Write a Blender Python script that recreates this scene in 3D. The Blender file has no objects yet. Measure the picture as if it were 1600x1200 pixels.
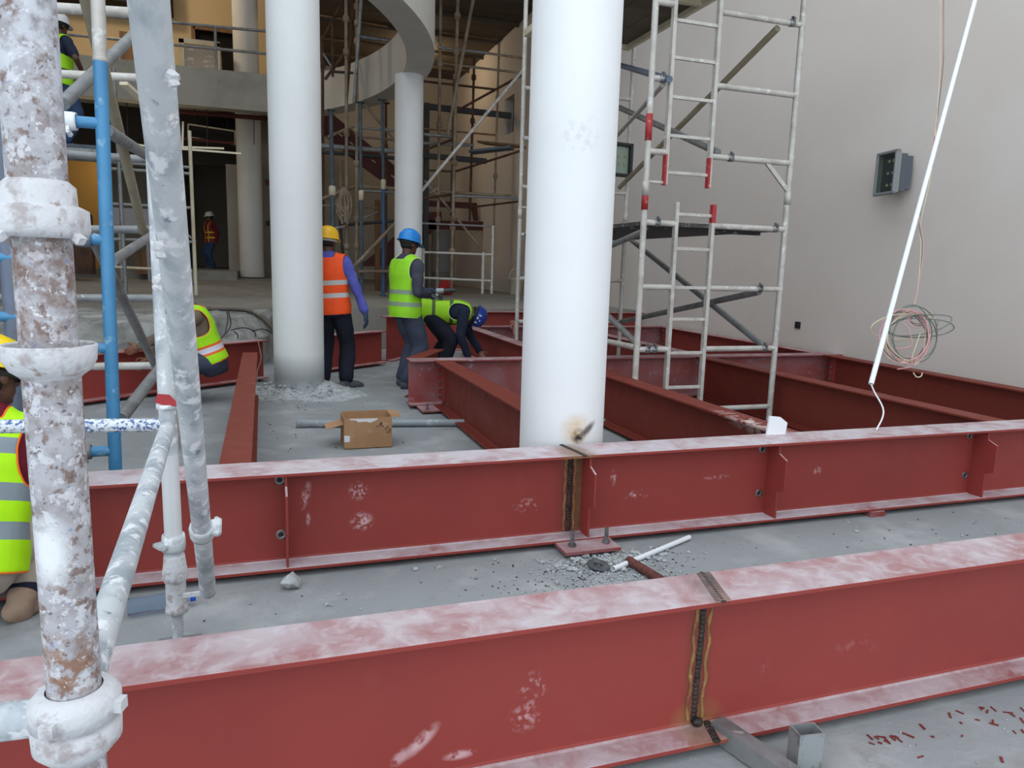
import bpy, math, random
import numpy as np
from mathutils import Vector, Matrix, noise

random.seed(7)
SC = bpy.context.scene
COL = SC.collection
V = Vector

# ------------------------------------------------------------------ camera
EYE = V((0.0, 0.0, 1.35))
F_PX = 1137.5
C_R = V((0.9469, -0.3203, 0.0275)).normalized()
C_F = V((0.3206, 0.9340, -0.1576)).normalized()
C_R = (C_R - C_F * C_R.dot(C_F)).normalized()
C_U = C_R.cross(C_F)
cam_data = bpy.data.cameras.new('camera')
cam_data.sensor_width = 36.0
cam_data.lens = 36.0 * F_PX / 1600.0
cam_data.clip_start = 0.05
cam = bpy.data.objects.new('camera', cam_data)
COL.objects.link(cam)
cam.matrix_world = Matrix(((C_R.x, C_U.x, -C_F.x, EYE.x), (C_R.y, C_U.y, -C_F.y, EYE.y),
                           (C_R.z, C_U.z, -C_F.z, EYE.z), (0, 0, 0, 1)))
SC.camera = cam

# ------------------------------------------------------------------ light
SC.view_settings.view_transform = 'Standard'
SC.view_settings.look = 'None'
SC.view_settings.exposure = 0.0
SC.view_settings.gamma = 1.0
world = bpy.data.worlds.new('daylight')
SC.world = world
world.use_nodes = True
wn = world.node_tree.nodes
wn['Background'].inputs['Color'].default_value = (0.84, 0.93, 1.0, 1)
wn['Background'].inputs['Strength'].default_value = 1.9


def lamp(name, kind, loc, energy, color, size=0.2, target=None):
    d = bpy.data.lights.new(name, kind)
    d.energy = energy
    d.color = color
    if kind == 'AREA':
        d.shape = 'SQUARE'
        d.size = size
    elif kind == 'POINT':
        d.shadow_soft_size = size
    o = bpy.data.objects.new(name, d)
    COL.objects.link(o)
    o.location = loc
    if target is not None:
        o.rotation_euler = (V(target) - V(loc)).to_track_quat('-Z', 'Y').to_euler()
    return o


# added unseen warm fill lights that brighten the upper floor and rear hall
lamp('upper_floor_fill', 'POINT', (-3.6, 20.7, 9.6), 270, (1.0, 0.82, 0.58), 0.3)
lamp('upper_floor_fill', 'POINT', (4.4, 22.0, 7.1), 60, (1.0, 0.76, 0.48), 0.3)
lamp('hall_fill', 'POINT', (-3.2, 20.6, 3.6), 40, (1.0, 0.85, 0.62), 0.2)


# ------------------------------------------------------------------ placing helpers (world points seen at a pixel, at a known plane)
def ray(px, py):
    return C_F + C_R * ((px - 800) / F_PX) + C_U * ((600 - py) / F_PX)


def at_z(px, py, z):
    d = ray(px, py)
    return EYE + d * ((z - EYE.z) / d.z)


def at_y(px, py, y):
    d = ray(px, py)
    return EYE + d * (y / d.y)


def at_x(px, py, x):
    d = ray(px, py)
    return EYE + d * (x / d.x)


def at_d(px, py, dist):
    return EYE + ray(px, py) * dist


# ------------------------------------------------------------------ materials
def nd(nt, kind, **kw):
    n = nt.nodes.new(kind)
    for k, v in kw.items():
        setattr(n, k, v)
    return n


MATS = {}


def rgb(r, g, b):
    f = lambda c: ((c / 255.0) / 12.92) if c / 255.0 <= 0.04045 else ((c / 255.0 + 0.055) / 1.055) ** 2.4
    return (f(r), f(g), f(b), 1)


def mat(name, base, rough=0.6, metal=0.0, layers=(), bump=None, rough_noise=None, spec=0.5):
    """procedural surface: a base colour and layers
    ('noise', colour, scale, lo, hi, amount, stretch)   patches
    ('up', colour, scale, lo, hi, amount)               dust lying on faces that look upwards
    ('spot', colour, centre, radii, scale, lo, hi, amount)  a stain with its own place
    ('band', colour, axis, lo, hi)                      a stripe between two coordinates"""
    m = bpy.data.materials.new(name)
    m.use_nodes = True
    nt = m.node_tree
    b = nt.nodes['Principled BSDF']
    b.inputs['Roughness'].default_value = rough
    b.inputs['Metallic'].default_value = metal
    b.inputs['Specular IOR Level'].default_value = spec
    tc = nd(nt, 'ShaderNodeTexCoord')
    L = nt.links
    cur = None

    def noise_fac(scale, lo, hi, stretch=(1, 1, 1), detail=6, rough_=0.6, dist=0.0):
        mp = nd(nt, 'ShaderNodeMapping')
        mp.inputs['Scale'].default_value = stretch
        L.new(tc.outputs['Object'], mp.inputs['Vector'])
        n = nd(nt, 'ShaderNodeTexNoise')
        n.inputs['Scale'].default_value = scale
        n.inputs['Detail'].default_value = detail
        n.inputs['Roughness'].default_value = rough_
        n.inputs['Distortion'].default_value = dist
        L.new(mp.outputs[0], n.inputs['Vector'])
        mr = nd(nt, 'ShaderNodeMapRange')
        mr.inputs['From Min'].default_value = lo
        mr.inputs['From Max'].default_value = hi
        L.new(n.outputs['Fac'], mr.inputs['Value'])
        return mr.outputs[0]

    def math_(op, a, bb, clamp=False):
        n = nd(nt, 'ShaderNodeMath', operation=op, use_clamp=clamp)
        for i, s in enumerate((a, bb)):
            if s is None:
                continue
            if isinstance(s, (int, float)):
                n.inputs[i].default_value = s
            else:
                L.new(s, n.inputs[i])
        return n.outputs[0]

    for ly in layers:
        kind, colr = ly[0], ly[1]
        if kind == 'noise':
            amount = ly[5] if len(ly) > 5 else 1.0
            st = ly[6] if len(ly) > 6 else (1, 1, 1)
            fac = math_('MULTIPLY', noise_fac(ly[2], ly[3], ly[4], st), amount)
        elif kind == 'up':
            g = nd(nt, 'ShaderNodeNewGeometry')
            sp = nd(nt, 'ShaderNodeSeparateXYZ')
            L.new(g.outputs['Normal'], sp.inputs[0])
            up = nd(nt, 'ShaderNodeMapRange')
            up.inputs['From Min'].default_value = 0.55
            up.inputs['From Max'].default_value = 0.9
            L.new(sp.outputs['Z'], up.inputs['Value'])
            fac = math_('MULTIPLY', math_('MULTIPLY', up.outputs[0], noise_fac(ly[2], ly[3], ly[4], dist=0.6)), ly[5])
        elif kind == 'spot':
            mp = nd(nt, 'ShaderNodeMapping', vector_type='TEXTURE')
            mp.inputs['Location'].default_value = ly[2]
            mp.inputs['Scale'].default_value = ly[3]
            if len(ly) > 8:
                mp.inputs['Rotation'].default_value = ly[8]
            L.new(tc.outputs['Object'], mp.inputs['Vector'])
            ln = nd(nt, 'ShaderNodeVectorMath', operation='LENGTH')
            L.new(mp.outputs[0], ln.inputs[0])
            mr = nd(nt, 'ShaderNodeMapRange')
            mr.inputs['From Min'].default_value = 1.0
            mr.inputs['From Max'].default_value = 0.35
            L.new(ln.outputs['Value'], mr.inputs['Value'])
            fac = math_('MULTIPLY', math_('MULTIPLY', mr.outputs[0], noise_fac(ly[4], ly[5], ly[6])), ly[7])
        elif kind == 'band':
            sp = nd(nt, 'ShaderNodeSeparateXYZ')
            L.new(tc.outputs['Object'], sp.inputs[0])
            c = sp.outputs['XYZ'.index(ly[2])]
            if len(ly) > 5:   # mirrored band
                c = math_('ABSOLUTE', c, None)
            fac = math_('MULTIPLY', math_('GREATER_THAN', c, ly[3]), math_('LESS_THAN', c, ly[4]))
        mx = nd(nt, 'ShaderNodeMix', data_type='RGBA')
        L.new(fac, mx.inputs[0])
        if cur is None:
            mx.inputs[6].default_value = base
        else:
            L.new(cur, mx.inputs[6])
        mx.inputs[7].default_value = colr
        cur = mx.outputs[2]
    if cur is None:
        b.inputs['Base Color'].default_value = base
    else:
        L.new(cur, b.inputs['Base Color'])
    if rough_noise:
        mr = noise_fac(rough_noise[0], 0.3, 0.7)
        L.new(math_('ADD', math_('MULTIPLY', mr, rough_noise[1]), rough), b.inputs['Roughness'])
    if bump:
        n = nd(nt, 'ShaderNodeTexNoise')
        n.inputs['Scale'].default_value = bump[0]
        n.inputs['Detail'].default_value = 8
        L.new(tc.outputs['Object'], n.inputs['Vector'])
        bp = nd(nt, 'ShaderNodeBump')
        bp.inputs['Strength'].default_value = bump[1]
        bp.inputs['Distance'].default_value = bump[2] if len(bump) > 2 else 0.01
        L.new(n.outputs['Fac'], bp.inputs['Height'])
        L.new(bp.outputs[0], b.inputs['Normal'])
    MATS[name] = m
    return m


DUST = rgb(198, 190, 196)
RED = rgb(149, 57, 50)


def red_paint(name, spots=(), dust=0.75, lo=0.38, hi=0.66):
    return mat(name, RED, 0.5, 0.0, layers=[
        ('noise', rgb(134, 51, 46), 1.3, 0.4, 0.7, 0.7),
        ('noise', rgb(156, 74, 68), 5.0, 0.62, 0.8, 0.35),
        ('up', DUST, 5.0, lo - .12, hi - .02, dust),
        ('up', rgb(212, 208, 214), 16.0, 0.48, 0.7, 0.6 * dust),
        ('noise', rgb(206, 186, 188), 55.0, 0.74, 0.80, 0.5),
    ] + list(spots), bump=(9, 0.08, 0.01), rough_noise=(6, 0.25))


M_RED = red_paint('red_primer')
M_RED_CLEAN_SHADED = red_paint('red_primer_clean_shaded', [('noise', rgb(120, 43, 31), 2.0, 0.05, 0.35, 1.0)], dust=0.25, lo=.5, hi=.8)  # little dust; the darker red paints in shade on the beam sides
M_RED_DULL = red_paint('red_primer_dusty', [('noise', rgb(146, 104, 108), 2.2, 0.34, 0.62, 0.85), ('noise', rgb(200, 180, 186), 9, 0.60, 0.72, 0.5)])
M_DARKRED = mat('dark_red_steel', rgb(88, 30, 28), 0.6, layers=[('noise', rgb(70, 22, 22), 3, 0.4, 0.7, 0.7)])
M_CONC = mat('concrete_floor', rgb(148, 151, 153), 0.9, layers=[
    ('noise', rgb(138, 142, 145), 0.9, 0.38, 0.68, 0.9), ('noise', rgb(180, 182, 183), 2.3, 0.5, 0.72, 0.7),
    ('noise', rgb(118, 118, 116), 4.5, 0.6, 0.75, 0.6), ('noise', rgb(92, 92, 92), 26.0, 0.66, 0.72, 0.7),
    ('noise', rgb(214, 216, 216), 60.0, 0.66, 0.74, 0.5),
    ('spot', rgb(112, 96, 86), (1.95, 1.25, 0), (0.42, 0.10, 1), 7, 0.3, 0.6, 0.6),
    ('spot', rgb(112, 96, 92), (2.5, 1.25, 0), (0.3, 0.12, 1), 7, 0.3, 0.6, 0.6)], bump=(30, 0.35, 0.01))
M_CONC_ROUGH = mat('rough_concrete', rgb(160, 160, 156), 0.95, layers=[
    ('noise', rgb(120, 120, 116), 2.2, 0.4, 0.65, 0.9), ('noise', rgb(190, 190, 188), 3.5, 0.52, 0.7, 0.8),
    ('noise', rgb(70, 68, 66), 14, 0.66, 0.72, 0.7)], bump=(9, 0.8, 0.04))
M_SLAB = mat('slab_concrete', rgb(142, 138, 130), 0.9, layers=[
    ('noise', rgb(120, 116, 108), 0.7, 0.4, 0.66, 0.9), ('noise', rgb(160, 156, 150), 3, 0.5, 0.7, 0.5)], bump=(20, 0.2, 0.01))
M_WALL = mat('wall_paint', rgb(224, 216, 210), 0.85, layers=[
    ('noise', rgb(219, 208, 200), 0.35, 0.4, 0.65, 0.7), ('noise', rgb(230, 224, 219), 0.6, 0.52, 0.7, 0.5)], bump=(60, 0.04, 0.005))
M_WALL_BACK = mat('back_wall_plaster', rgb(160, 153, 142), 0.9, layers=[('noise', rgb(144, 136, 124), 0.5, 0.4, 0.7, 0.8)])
M_BEIGE = mat('beige_wall_paint', rgb(202, 178, 138), 0.85, layers=[('noise', rgb(194, 168, 128), 0.3, 0.4, 0.7, 0.8)])
M_WHITE_COL = mat('column_white_paint', rgb(232, 233, 235), 0.75, layers=[
    ('noise', rgb(224, 225, 228), 1.2, 0.4, 0.7, 0.6), ('noise', rgb(196, 198, 204), 24, 0.72, 0.78, 0.4, (1, 1, 0.5))])
M_RING = mat('ring_beam_plaster', rgb(206, 203, 198), 0.85, layers=[('noise', rgb(190, 186, 178), 0.8, 0.4, 0.7, 0.8)])
M_FASCIA = mat('slab_edge_concrete', rgb(176, 170, 158), 0.9, layers=[
    ('noise', rgb(146, 140, 128), 0.8, 0.42, 0.66, 0.9), ('noise', rgb(110, 104, 94), 5, 0.66, 0.74, 0.6)], bump=(12, 0.3, 0.02))
M_DARK = mat('void_shade_and_dark_paint', rgb(38, 34, 31), 0.9)  # near-black, paints shade into voids; also colours the duct and bulkhead
M_PLY = mat('old_plywood', rgb(92, 82, 68), 0.85, layers=[
    ('noise', rgb(78, 68, 57), 1.2, 0.4, 0.65, 0.9, (0.3, 4, 1)), ('noise', rgb(98, 88, 73), 3, 0.55, 0.7, 0.6, (0.4, 5, 1))])
M_WOOD = mat('site_timber', rgb(128, 96, 66), 0.8, layers=[('noise', rgb(92, 66, 46), 6, 0.4, 0.65, 0.8, (1, 1, 0.15))])
M_GALV = mat('painted_scaffold_tube', rgb(196, 192, 186), 0.5, 0.15, layers=[
    ('noise', rgb(166, 160, 152), 9, 0.45, 0.65, 0.7), ('noise', rgb(226, 226, 226), 16, 0.58, 0.68, 0.8),
    ('noise', rgb(120, 96, 84), 22, 0.68, 0.74, 0.7)])
M_GREYTUBE = mat('grey_steel_tube', rgb(142, 144, 146), 0.5, 0.35, layers=[
    ('noise', rgb(110, 110, 110), 7, 0.45, 0.66, 0.8), ('noise', rgb(200, 200, 200), 18, 0.64, 0.7, 0.7)])
M_RUSTY = mat('rust_stained_whitewash_tube', rgb(178, 176, 182), 0.8, 0.05, layers=[
    ('noise', rgb(146, 138, 138), 30, 0.44, 0.62, 0.9), ('noise', rgb(118, 90, 78), 52, 0.54, 0.60, 0.8),
    ('noise', rgb(206, 206, 212), 62, 0.53, 0.59, 0.85), ('noise', rgb(92, 82, 84), 130, 0.60, 0.65, 0.8),
    ('spot', rgb(128, 100, 88), (0, -0.03, 1.31), (0.2, 0.2, 0.085), 60, 0.42, 0.62, 0.7),
    ('noise', rgb(104, 126, 172), 90, 0.645, 0.68, 0.6),
    ('spot', rgb(206, 208, 216), (-0.0, -0.03, 1.62), (0.2, 0.2, 0.17), 40, 0.42, 0.56, 0.8),
    ('spot', rgb(228, 229, 233), (-0.01, -0.03, 0.985), (0.03, 0.06, 0.055), 90, 0.26, 0.34, 1.0),
    ('spot', rgb(140, 98, 72), (0.0, -0.03, 0.83), (0.05, 0.06, 0.06), 60, 0.46, 0.56, 0.8),
    ('noise', rgb(224, 225, 230), 110, 0.63, 0.67, 0.8)], bump=(90, 0.4, 0.003))
M_WASHED = mat('white_washed_tube', rgb(200, 204, 208), 0.65, 0.1, layers=[
    ('noise', rgb(152, 160, 168), 12, 0.44, 0.62, 0.9, (1, 1, 0.5)), ('noise', rgb(232, 234, 238), 26, 0.54, 0.62, 0.9),
    ('noise', rgb(92, 106, 130), 34, 0.64, 0.70, 0.7)], bump=(70, 0.25, 0.003))
M_PLASTER_CUP = mat('plaster_caked_steel', rgb(206, 206, 210), 0.8, 0.05, layers=[
    ('noise', rgb(160, 148, 148), 30, 0.52, 0.64, 0.8), ('noise', rgb(126, 98, 86), 40, 0.63, 0.70, 0.7)], bump=(70, 0.6, 0.006))
M_BLUETUBE = mat('blue_painted_tube', rgb(74, 142, 188), 0.42, 0.0, layers=[
    ('noise', rgb(60, 122, 168), 4, 0.42, 0.66, 0.8), ('noise', rgb(150, 190, 214), 16, 0.6, 0.68, 0.6),
    ('noise', rgb(226, 232, 236), 46, 0.68, 0.72, 0.9, (1, 1, 0.35))])
M_BLUEWHITE = mat('blue_tube_splashed_white', rgb(214, 218, 222), 0.6, 0.0, layers=[
    ('noise', rgb(52, 86, 150), 95, 0.5, 0.55, 0.95, (0.8, 1, 1)), ('noise', rgb(228, 230, 232), 60, 0.56, 0.62, 0.8)])
M_SLATE = mat('slate_painted_tube', rgb(104, 114, 134), 0.5, 0.1, layers=[('noise', rgb(88, 96, 114), 8, 0.4, 0.7, 0.8)])
M_BROWNTUBE = mat('rusty_brown_tube', rgb(152, 137, 118), 0.75, 0.1, layers=[
    ('noise', rgb(116, 96, 78), 4, 0.42, 0.62, 0.9), ('noise', rgb(176, 164, 146), 8, 0.56, 0.68, 0.7)])
M_DKBROWN = mat('dark_rust_tube', rgb(96, 68, 52), 0.8, 0.1, layers=[('noise', rgb(66, 46, 38), 5, 0.42, 0.62, 0.9)])
M_PROP = mat('blue_grey_prop', rgb(82, 95, 105), 0.6, 0.1, layers=[('noise', rgb(62, 72, 82), 5, 0.42, 0.66, 0.9)])
M_DKSTEEL = mat('dark_grey_steel', rgb(64, 66, 70), 0.6, 0.1, layers=[('noise', rgb(50, 50, 54), 3, 0.42, 0.66, 0.9)])
M_STEEL = mat('bare_steel', rgb(150, 152, 154), 0.35, 0.8, layers=[('noise', rgb(96, 98, 100), 14, 0.5, 0.66, 0.8)])
M_SCORCH = mat('heat_tinted_weld', rgb(66, 56, 50), 0.55, 0.3, layers=[
    ('noise', rgb(34, 30, 30), 30, 0.45, 0.6, 0.9), ('noise', rgb(120, 112, 106), 60, 0.6, 0.68, 0.7)], bump=(140, 0.9, 0.004))
M_BURN = mat('scorched_paint', rgb(150, 112, 66), 0.7, layers=[
    ('noise', rgb(112, 66, 48), 18, 0.45, 0.62, 0.8), ('noise', rgb(186, 150, 92), 28, 0.56, 0.66, 0.8)])
M_REDTAPE = mat('red_marker_tape', rgb(168, 46, 52), 0.5, layers=[('noise', rgb(206, 150, 150), 24, 0.6, 0.66, 0.8)])
M_BLACKPL = mat('black_plastic', rgb(36, 38, 40), 0.5)
M_PVC = mat('white_plastic', rgb(232, 236, 240), 0.4)
M_GREYPVC = mat('grey_plastic_pipe', rgb(146, 154, 160), 0.5, layers=[('noise', rgb(196, 200, 202), 9, 0.58, 0.66, 0.8)])
M_CARD = mat('cardboard', rgb(176, 136, 100), 0.85, layers=[('noise', rgb(158, 118, 84), 4, 0.42, 0.68, 0.8),
                                                        ('noise', rgb(192, 156, 122), 12, 0.58, 0.7, 0.6)])
M_RUBBLE = mat('rubble_concrete', rgb(180, 184, 186), 0.95, layers=[('noise', rgb(128, 130, 130), 16, 0.45, 0.66, 0.8)], bump=(60, 0.6, 0.01))
M_INK = mat('black_ink', rgb(40, 36, 40), 0.7)
M_TAPE = mat('white_tape', rgb(226, 226, 228), 0.4)
M_CREAM = mat('cream_packing', rgb(206, 196, 172), 0.7, layers=[('noise', rgb(186, 170, 140), 3, 0.45, 0.66, 0.8)])
M_FILM = mat('wrapped_film', rgb(150, 132, 106), 0.25, layers=[('noise', rgb(196, 184, 164), 5, 0.55, 0.62, 0.9, (1, 1, 3))])


# ------------------------------------------------------------------ mesh helpers
def frame_of(d, up=None):
    d = d.normalized()
    up = up or (V((0, 0, 1)) if abs(d.z) < 0.95 else V((1, 0, 0)))
    x = up.cross(d).normalized()
    y = d.cross(x)
    return x, y, d


class MB:
    def __init__(self):
        self.v, self.f, self.s = [], [], []

    def add(self, vs, fs, smooth=False):
        o = len(self.v)
        self.v += [V(p) for p in vs]
        self.f += [tuple(i + o for i in f) for f in fs]
        self.s += [smooth] * len(fs)
        return self

    def box(self, c, s, R=None):
        c = V(c)
        R = R or Matrix.Identity(3)
        vs = [c + R @ V((sx * s[0] / 2, sy * s[1] / 2, sz * s[2] / 2)) for sz in (-1, 1) for sy in (-1, 1) for sx in (-1, 1)]
        return self.add(vs, [(0, 2, 3, 1), (4, 5, 7, 6), (0, 1, 5, 4), (2, 6, 7, 3), (0, 4, 6, 2), (1, 3, 7, 5)])

    def span(self, a, b):
        a, b = V(a), V(b)
        return self.box((a + b) / 2, (abs(b.x - a.x), abs(b.y - a.y), abs(b.z - a.z)))

    def bar(self, p0, p1, w, h, up=None):
        p0, p1 = V(p0), V(p1)
        x, y, d = frame_of(p1 - p0, V(up) if up else None)
        return self.box((p0 + p1) / 2, (w, h, (p1 - p0).length), Matrix((x, y, d)).transposed())

    def cyl(self, p0, p1, r0, r1=None, n=16, caps=True):
        p0, p1 = V(p0), V(p1)
        r1 = r0 if r1 is None else r1
        x, y, d = frame_of(p1 - p0)
        ring = [x * math.cos(2 * math.pi * i / n) + y * math.sin(2 * math.pi * i / n) for i in range(n)]
        vs = [p0 + q * r0 for q in ring] + [p1 + q * r1 for q in ring]
        self.add(vs, [(i, (i + 1) % n, n + (i + 1) % n, n + i) for i in range(n)], True)
        if caps:
            self.add(vs[:n], [tuple(range(n))[::-1]])
            self.add(vs[n:], [tuple(range(n))])
        return self

    def pipe(self, p0, p1, r, t=0.004, n=20):
        """an open hollow tube"""
        p0, p1 = V(p0), V(p1)
        x, y, d = frame_of(p1 - p0)
        ring = [x * math.cos(2 * math.pi * i / n) + y * math.sin(2 * math.pi * i / n) for i in range(n)]
        vs = [p0 + q * r for q in ring] + [p1 + q * r for q in ring] + [p0 + q * (r - t) for q in ring] + [p1 + q * (r - t) for q in ring]
        k = lambda a, i: a * n + i % n
        self.add(vs, [(k(0, i), k(0, i + 1), k(1, i + 1), k(1, i)) for i in range(n)] +
                 [(k(2, i), k(3, i), k(3, i + 1), k(2, i + 1)) for i in range(n)], True)
        self.add(vs, [(k(0, i), k(2, i), k(2, i + 1), k(0, i + 1)) for i in range(n)] +
                 [(k(1, i), k(1, i + 1), k(3, i + 1), k(3, i)) for i in range(n)])
        return self

    def tube(self, pts, r, n=8, closed=False):
        pts = [V(p) for p in pts]
        m = len(pts)
        rr = r if isinstance(r, (list, tuple)) else [r] * m
        vs, x = [], None
        for i, p in enumerate(pts):
            a = pts[(i - 1) % m] if (closed or i) else p
            b = pts[(i + 1) % m] if (closed or i < m - 1) else p
            d = (b - a).normalized()
            if x is None:
                x, _, _ = frame_of(d)
            else:
                x = (x - d * x.dot(d))
                x = x.normalized() if x.length > 1e-6 else frame_of(d)[0]
            y = d.cross(x)
            vs += [p + (x * math.cos(2 * math.pi * k / n) + y * math.sin(2 * math.pi * k / n)) * rr[i] for k in range(n)]
        fs = []
        for i in range(m if closed else m - 1):
            j = (i + 1) % m
            fs += [(i * n + k, i * n + (k + 1) % n, j * n + (k + 1) % n, j * n + k) for k in range(n)]
        self.add(vs, fs, True)
        if not closed:
            self.add(vs[:n], [tuple(range(n))[::-1]])
            self.add(vs[-n:], [tuple(range(n))])
        return self

    def lathe(self, prof, base=(0, 0, 0), axis=(0, 0, 1), n=24, smooth=True):
        base = V(base)
        x, y, d = frame_of(V(axis))
        vs = []
        for r, z in prof:
            vs += [base + d * z + (x * math.cos(2 * math.pi * k / n) + y * math.sin(2 * math.pi * k / n)) * max(r, 1e-5) for k in range(n)]
        fs = []
        for i in range(len(prof) - 1):
            fs += [(i * n + k, i * n + (k + 1) % n, (i + 1) * n + (k + 1) % n, (i + 1) * n + k) for k in range(n)]
        return self.add(vs, fs, smooth)

    def prism(self, poly, o, ux, uy, t):
        """a flat outline (2-D) at o along ux, uy, with thickness vector t"""
        o, ux, uy, t = V(o), V(ux), V(uy), V(t)
        a = [o + ux * p[0] + uy * p[1] for p in poly]
        n = len(a)
        vs = a + [p + t for p in a]
        if ux.cross(uy).dot(t) < 0:
            vs = a[::-1] + [p + t for p in a[::-1]]
        return self.add(vs, [tuple(range(n))[::-1], tuple(range(n, 2 * n))] + [(i, (i + 1) % n, n + (i + 1) % n, n + i) for i in range(n)])

    def ball(self, c, r, R=None, nu=16, nv=10):
        c = V(c)
        r = (r, r, r) if isinstance(r, (int, float)) else r
        R = R or Matrix.Identity(3)
        vs = [c + R @ V((0, 0, -r[2]))]
        for j in range(1, nv):
            t = -math.pi / 2 + math.pi * j / nv
            vs += [c + R @ V((r[0] * math.cos(t) * math.cos(2 * math.pi * i / nu), r[1] * math.cos(t) * math.sin(2 * math.pi * i / nu), r[2] * math.sin(t))) for i in range(nu)]
        vs.append(c + R @ V((0, 0, r[2])))
        fs = [(0, 1 + (i + 1) % nu, 1 + i) for i in range(nu)]
        for j in range(nv - 2):
            a = 1 + j * nu
            fs += [(a + i, a + (i + 1) % nu, a + nu + (i + 1) % nu, a + nu + i) for i in range(nu)]
        a = 1 + (nv - 2) * nu
        fs += [(a + i, a + (i + 1) % nu, len(vs) - 1) for i in range(nu)]
        return self.add(vs, fs, True)

    def stone(self, c, r, seed, squash=0.7, sub=1):
        rnd = random.Random(seed)
        c = V(c)
        vs, fs = [], []
        t = (1 + 5 ** 0.5) / 2
        ico = [(-1, t, 0), (1, t, 0), (-1, -t, 0), (1, -t, 0), (0, -1, t), (0, 1, t), (0, -1, -t), (0, 1, -t), (t, 0, -1), (t, 0, 1), (-t, 0, -1), (-t, 0, 1)]
        q = Matrix.Rotation(rnd.uniform(0, 6), 3, 'Z') @ Matrix.Rotation(rnd.uniform(0, 6), 3, 'X')
        for p in ico:
            k = rnd.uniform(0.65, 1.2)
            w = q @ (V(p).normalized() * r * k)
            vs.append(c + V((w.x, w.y, w.z * squash)))
        fs = [(0, 11, 5), (0, 5, 1), (0, 1, 7), (0, 7, 10), (0, 10, 11), (1, 5, 9), (5, 11, 4), (11, 10, 2), (10, 7, 6), (7, 1, 8),
              (3, 9, 4), (3, 4, 2), (3, 2, 6), (3, 6, 8), (3, 8, 9), (4, 9, 5), (2, 4, 11), (6, 2, 10), (8, 6, 7), (9, 8, 1)]
        return self.add(vs, fs)

    def build(self, name, m, parent=None, bevel=0.0, base=None):
        me = bpy.data.meshes.new(name)
        if parent is not None:
            org = parent_origin(parent)
        elif base is not None:
            org = V(base)
        else:
            lo = [min(p[i] for p in self.v) for i in range(3)]
            hi = [max(p[i] for p in self.v) for i in range(3)]
            org = V(((lo[0] + hi[0]) / 2, (lo[1] + hi[1]) / 2, lo[2]))
        me.from_pydata([p - org for p in self.v], [], self.f)
        me.polygons.foreach_set('use_smooth', self.s)
        me.update()
        o = bpy.data.objects.new(name, me)
        COL.objects.link(o)
        me.materials.append(m)
        if parent is not None:
            o.parent = parent
        else:
            o.location = org
        ORG[o.name] = org
        if bevel:
            bv = o.modifiers.new('edge', 'BEVEL')
            bv.width = bevel
            bv.segments = 2
            bv.limit_method = 'ANGLE'
            bv.angle_limit = math.radians(50)
        return o


ORG = {}


def parent_origin(p):
    return ORG[p.name].copy()


def thing(name, label, cat, loc, group=None):
    o = bpy.data.objects.new(name, None)
    COL.objects.link(o)
    o.empty_display_size = 0.1
    o.location = loc
    ORG[o.name] = V(loc)
    return tag(o, label, cat, group)


def tag(o, label, cat, group=None, kind='thing'):
    o['label'] = label
    o['category'] = cat
    o['kind'] = kind
    if group:
        o['group'] = group
    return o


def struct(name, mb, m, label=None):
    o = mb.build(name, m, base=(0, 0, 0))
    o['kind'] = 'structure'
    if label:
        o['label'] = label
    return o


def dup(root, loc, label, group=None, rotz=None):
    r = root.copy()
    COL.objects.link(r)
    r.location = loc
    if rotz is not None:
        r.rotation_euler = (0, 0, rotz)
    ORG[r.name] = V(loc)
    r['label'] = label
    if group:
        r['group'] = group
    for ch in list(root.children):
        c = ch.copy()
        COL.objects.link(c)
        c.parent = r
        for g in list(ch.children):
            k = g.copy()
            COL.objects.link(k)
            k.parent = c
    return r


# ================================================================== THE SETTING
WALL_X = 6.35
BACK_Y = 25.0
# pit floor
struct('floor', MB().span((-9, -4, -0.2), (WALL_X + 0.2, 12.2, 0.0)), M_CONC, 'grey dusty concrete pit floor under the red beams')
# raised slab beyond the pit, rising gently to the rear left
b = MB()
e0, e1 = 11.7, BACK_Y
b.add([(-9, e0, -0.1), (WALL_X, e0, -0.1), (WALL_X, e0, 0.66), (-9, e0, 0.66),
       (WALL_X, e1, 0.70), (1.0, e1, 0.95), (-9, e1, 1.0), (1.0, e0, 0.66)],
      [(0, 1, 2, 7, 3), (3, 7, 5, 6), (7, 2, 4, 5)])
b.span((-9, 19.9, 0.6), (-0.62, 33, 1.06))
struct('floor_raised', b, M_SLAB, 'raised concrete slab beyond the steel beams')
# walls
w = MB()
w.span((WALL_X, -4, -0.2), (WALL_X + 0.25, 18.95, 12))
w.span((WALL_X, 19.75, -0.2), (WALL_X + 0.25, BACK_Y + 0.3, 12))
w.span((WALL_X, 18.95, -0.2), (WALL_X + 0.25, 19.75, 4.9))
w.span((WALL_X, 18.95, 5.85), (WALL_X + 0.25, 19.75, 12))
w.span((WALL_X + 0.25, 18.7, 4.7), (WALL_X + 0.9, 20, 4.9))
struct('wall_right', w, M_WALL, 'tall plain greige painted side wall')
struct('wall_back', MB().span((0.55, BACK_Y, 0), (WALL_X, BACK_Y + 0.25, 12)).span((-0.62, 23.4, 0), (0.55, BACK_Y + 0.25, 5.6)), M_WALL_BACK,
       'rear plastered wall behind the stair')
w = MB()   # upper rear wall with a doorway
dx0, dx1 = -1.78, -0.62
w.span((-9, BACK_Y, 5.2), (dx0, BACK_Y + 0.25, 12)).span((dx1, BACK_Y, 5.2), (0.55, BACK_Y + 0.25, 12))
w.span((dx0, BACK_Y, 8.2), (dx1, BACK_Y + 0.25, 12)).span((dx0, BACK_Y, 5.2), (dx1, BACK_Y + 0.25, 5.7))
struct('wall_upper', w, M_BEIGE, 'warm beige upper floor rear wall')
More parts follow.
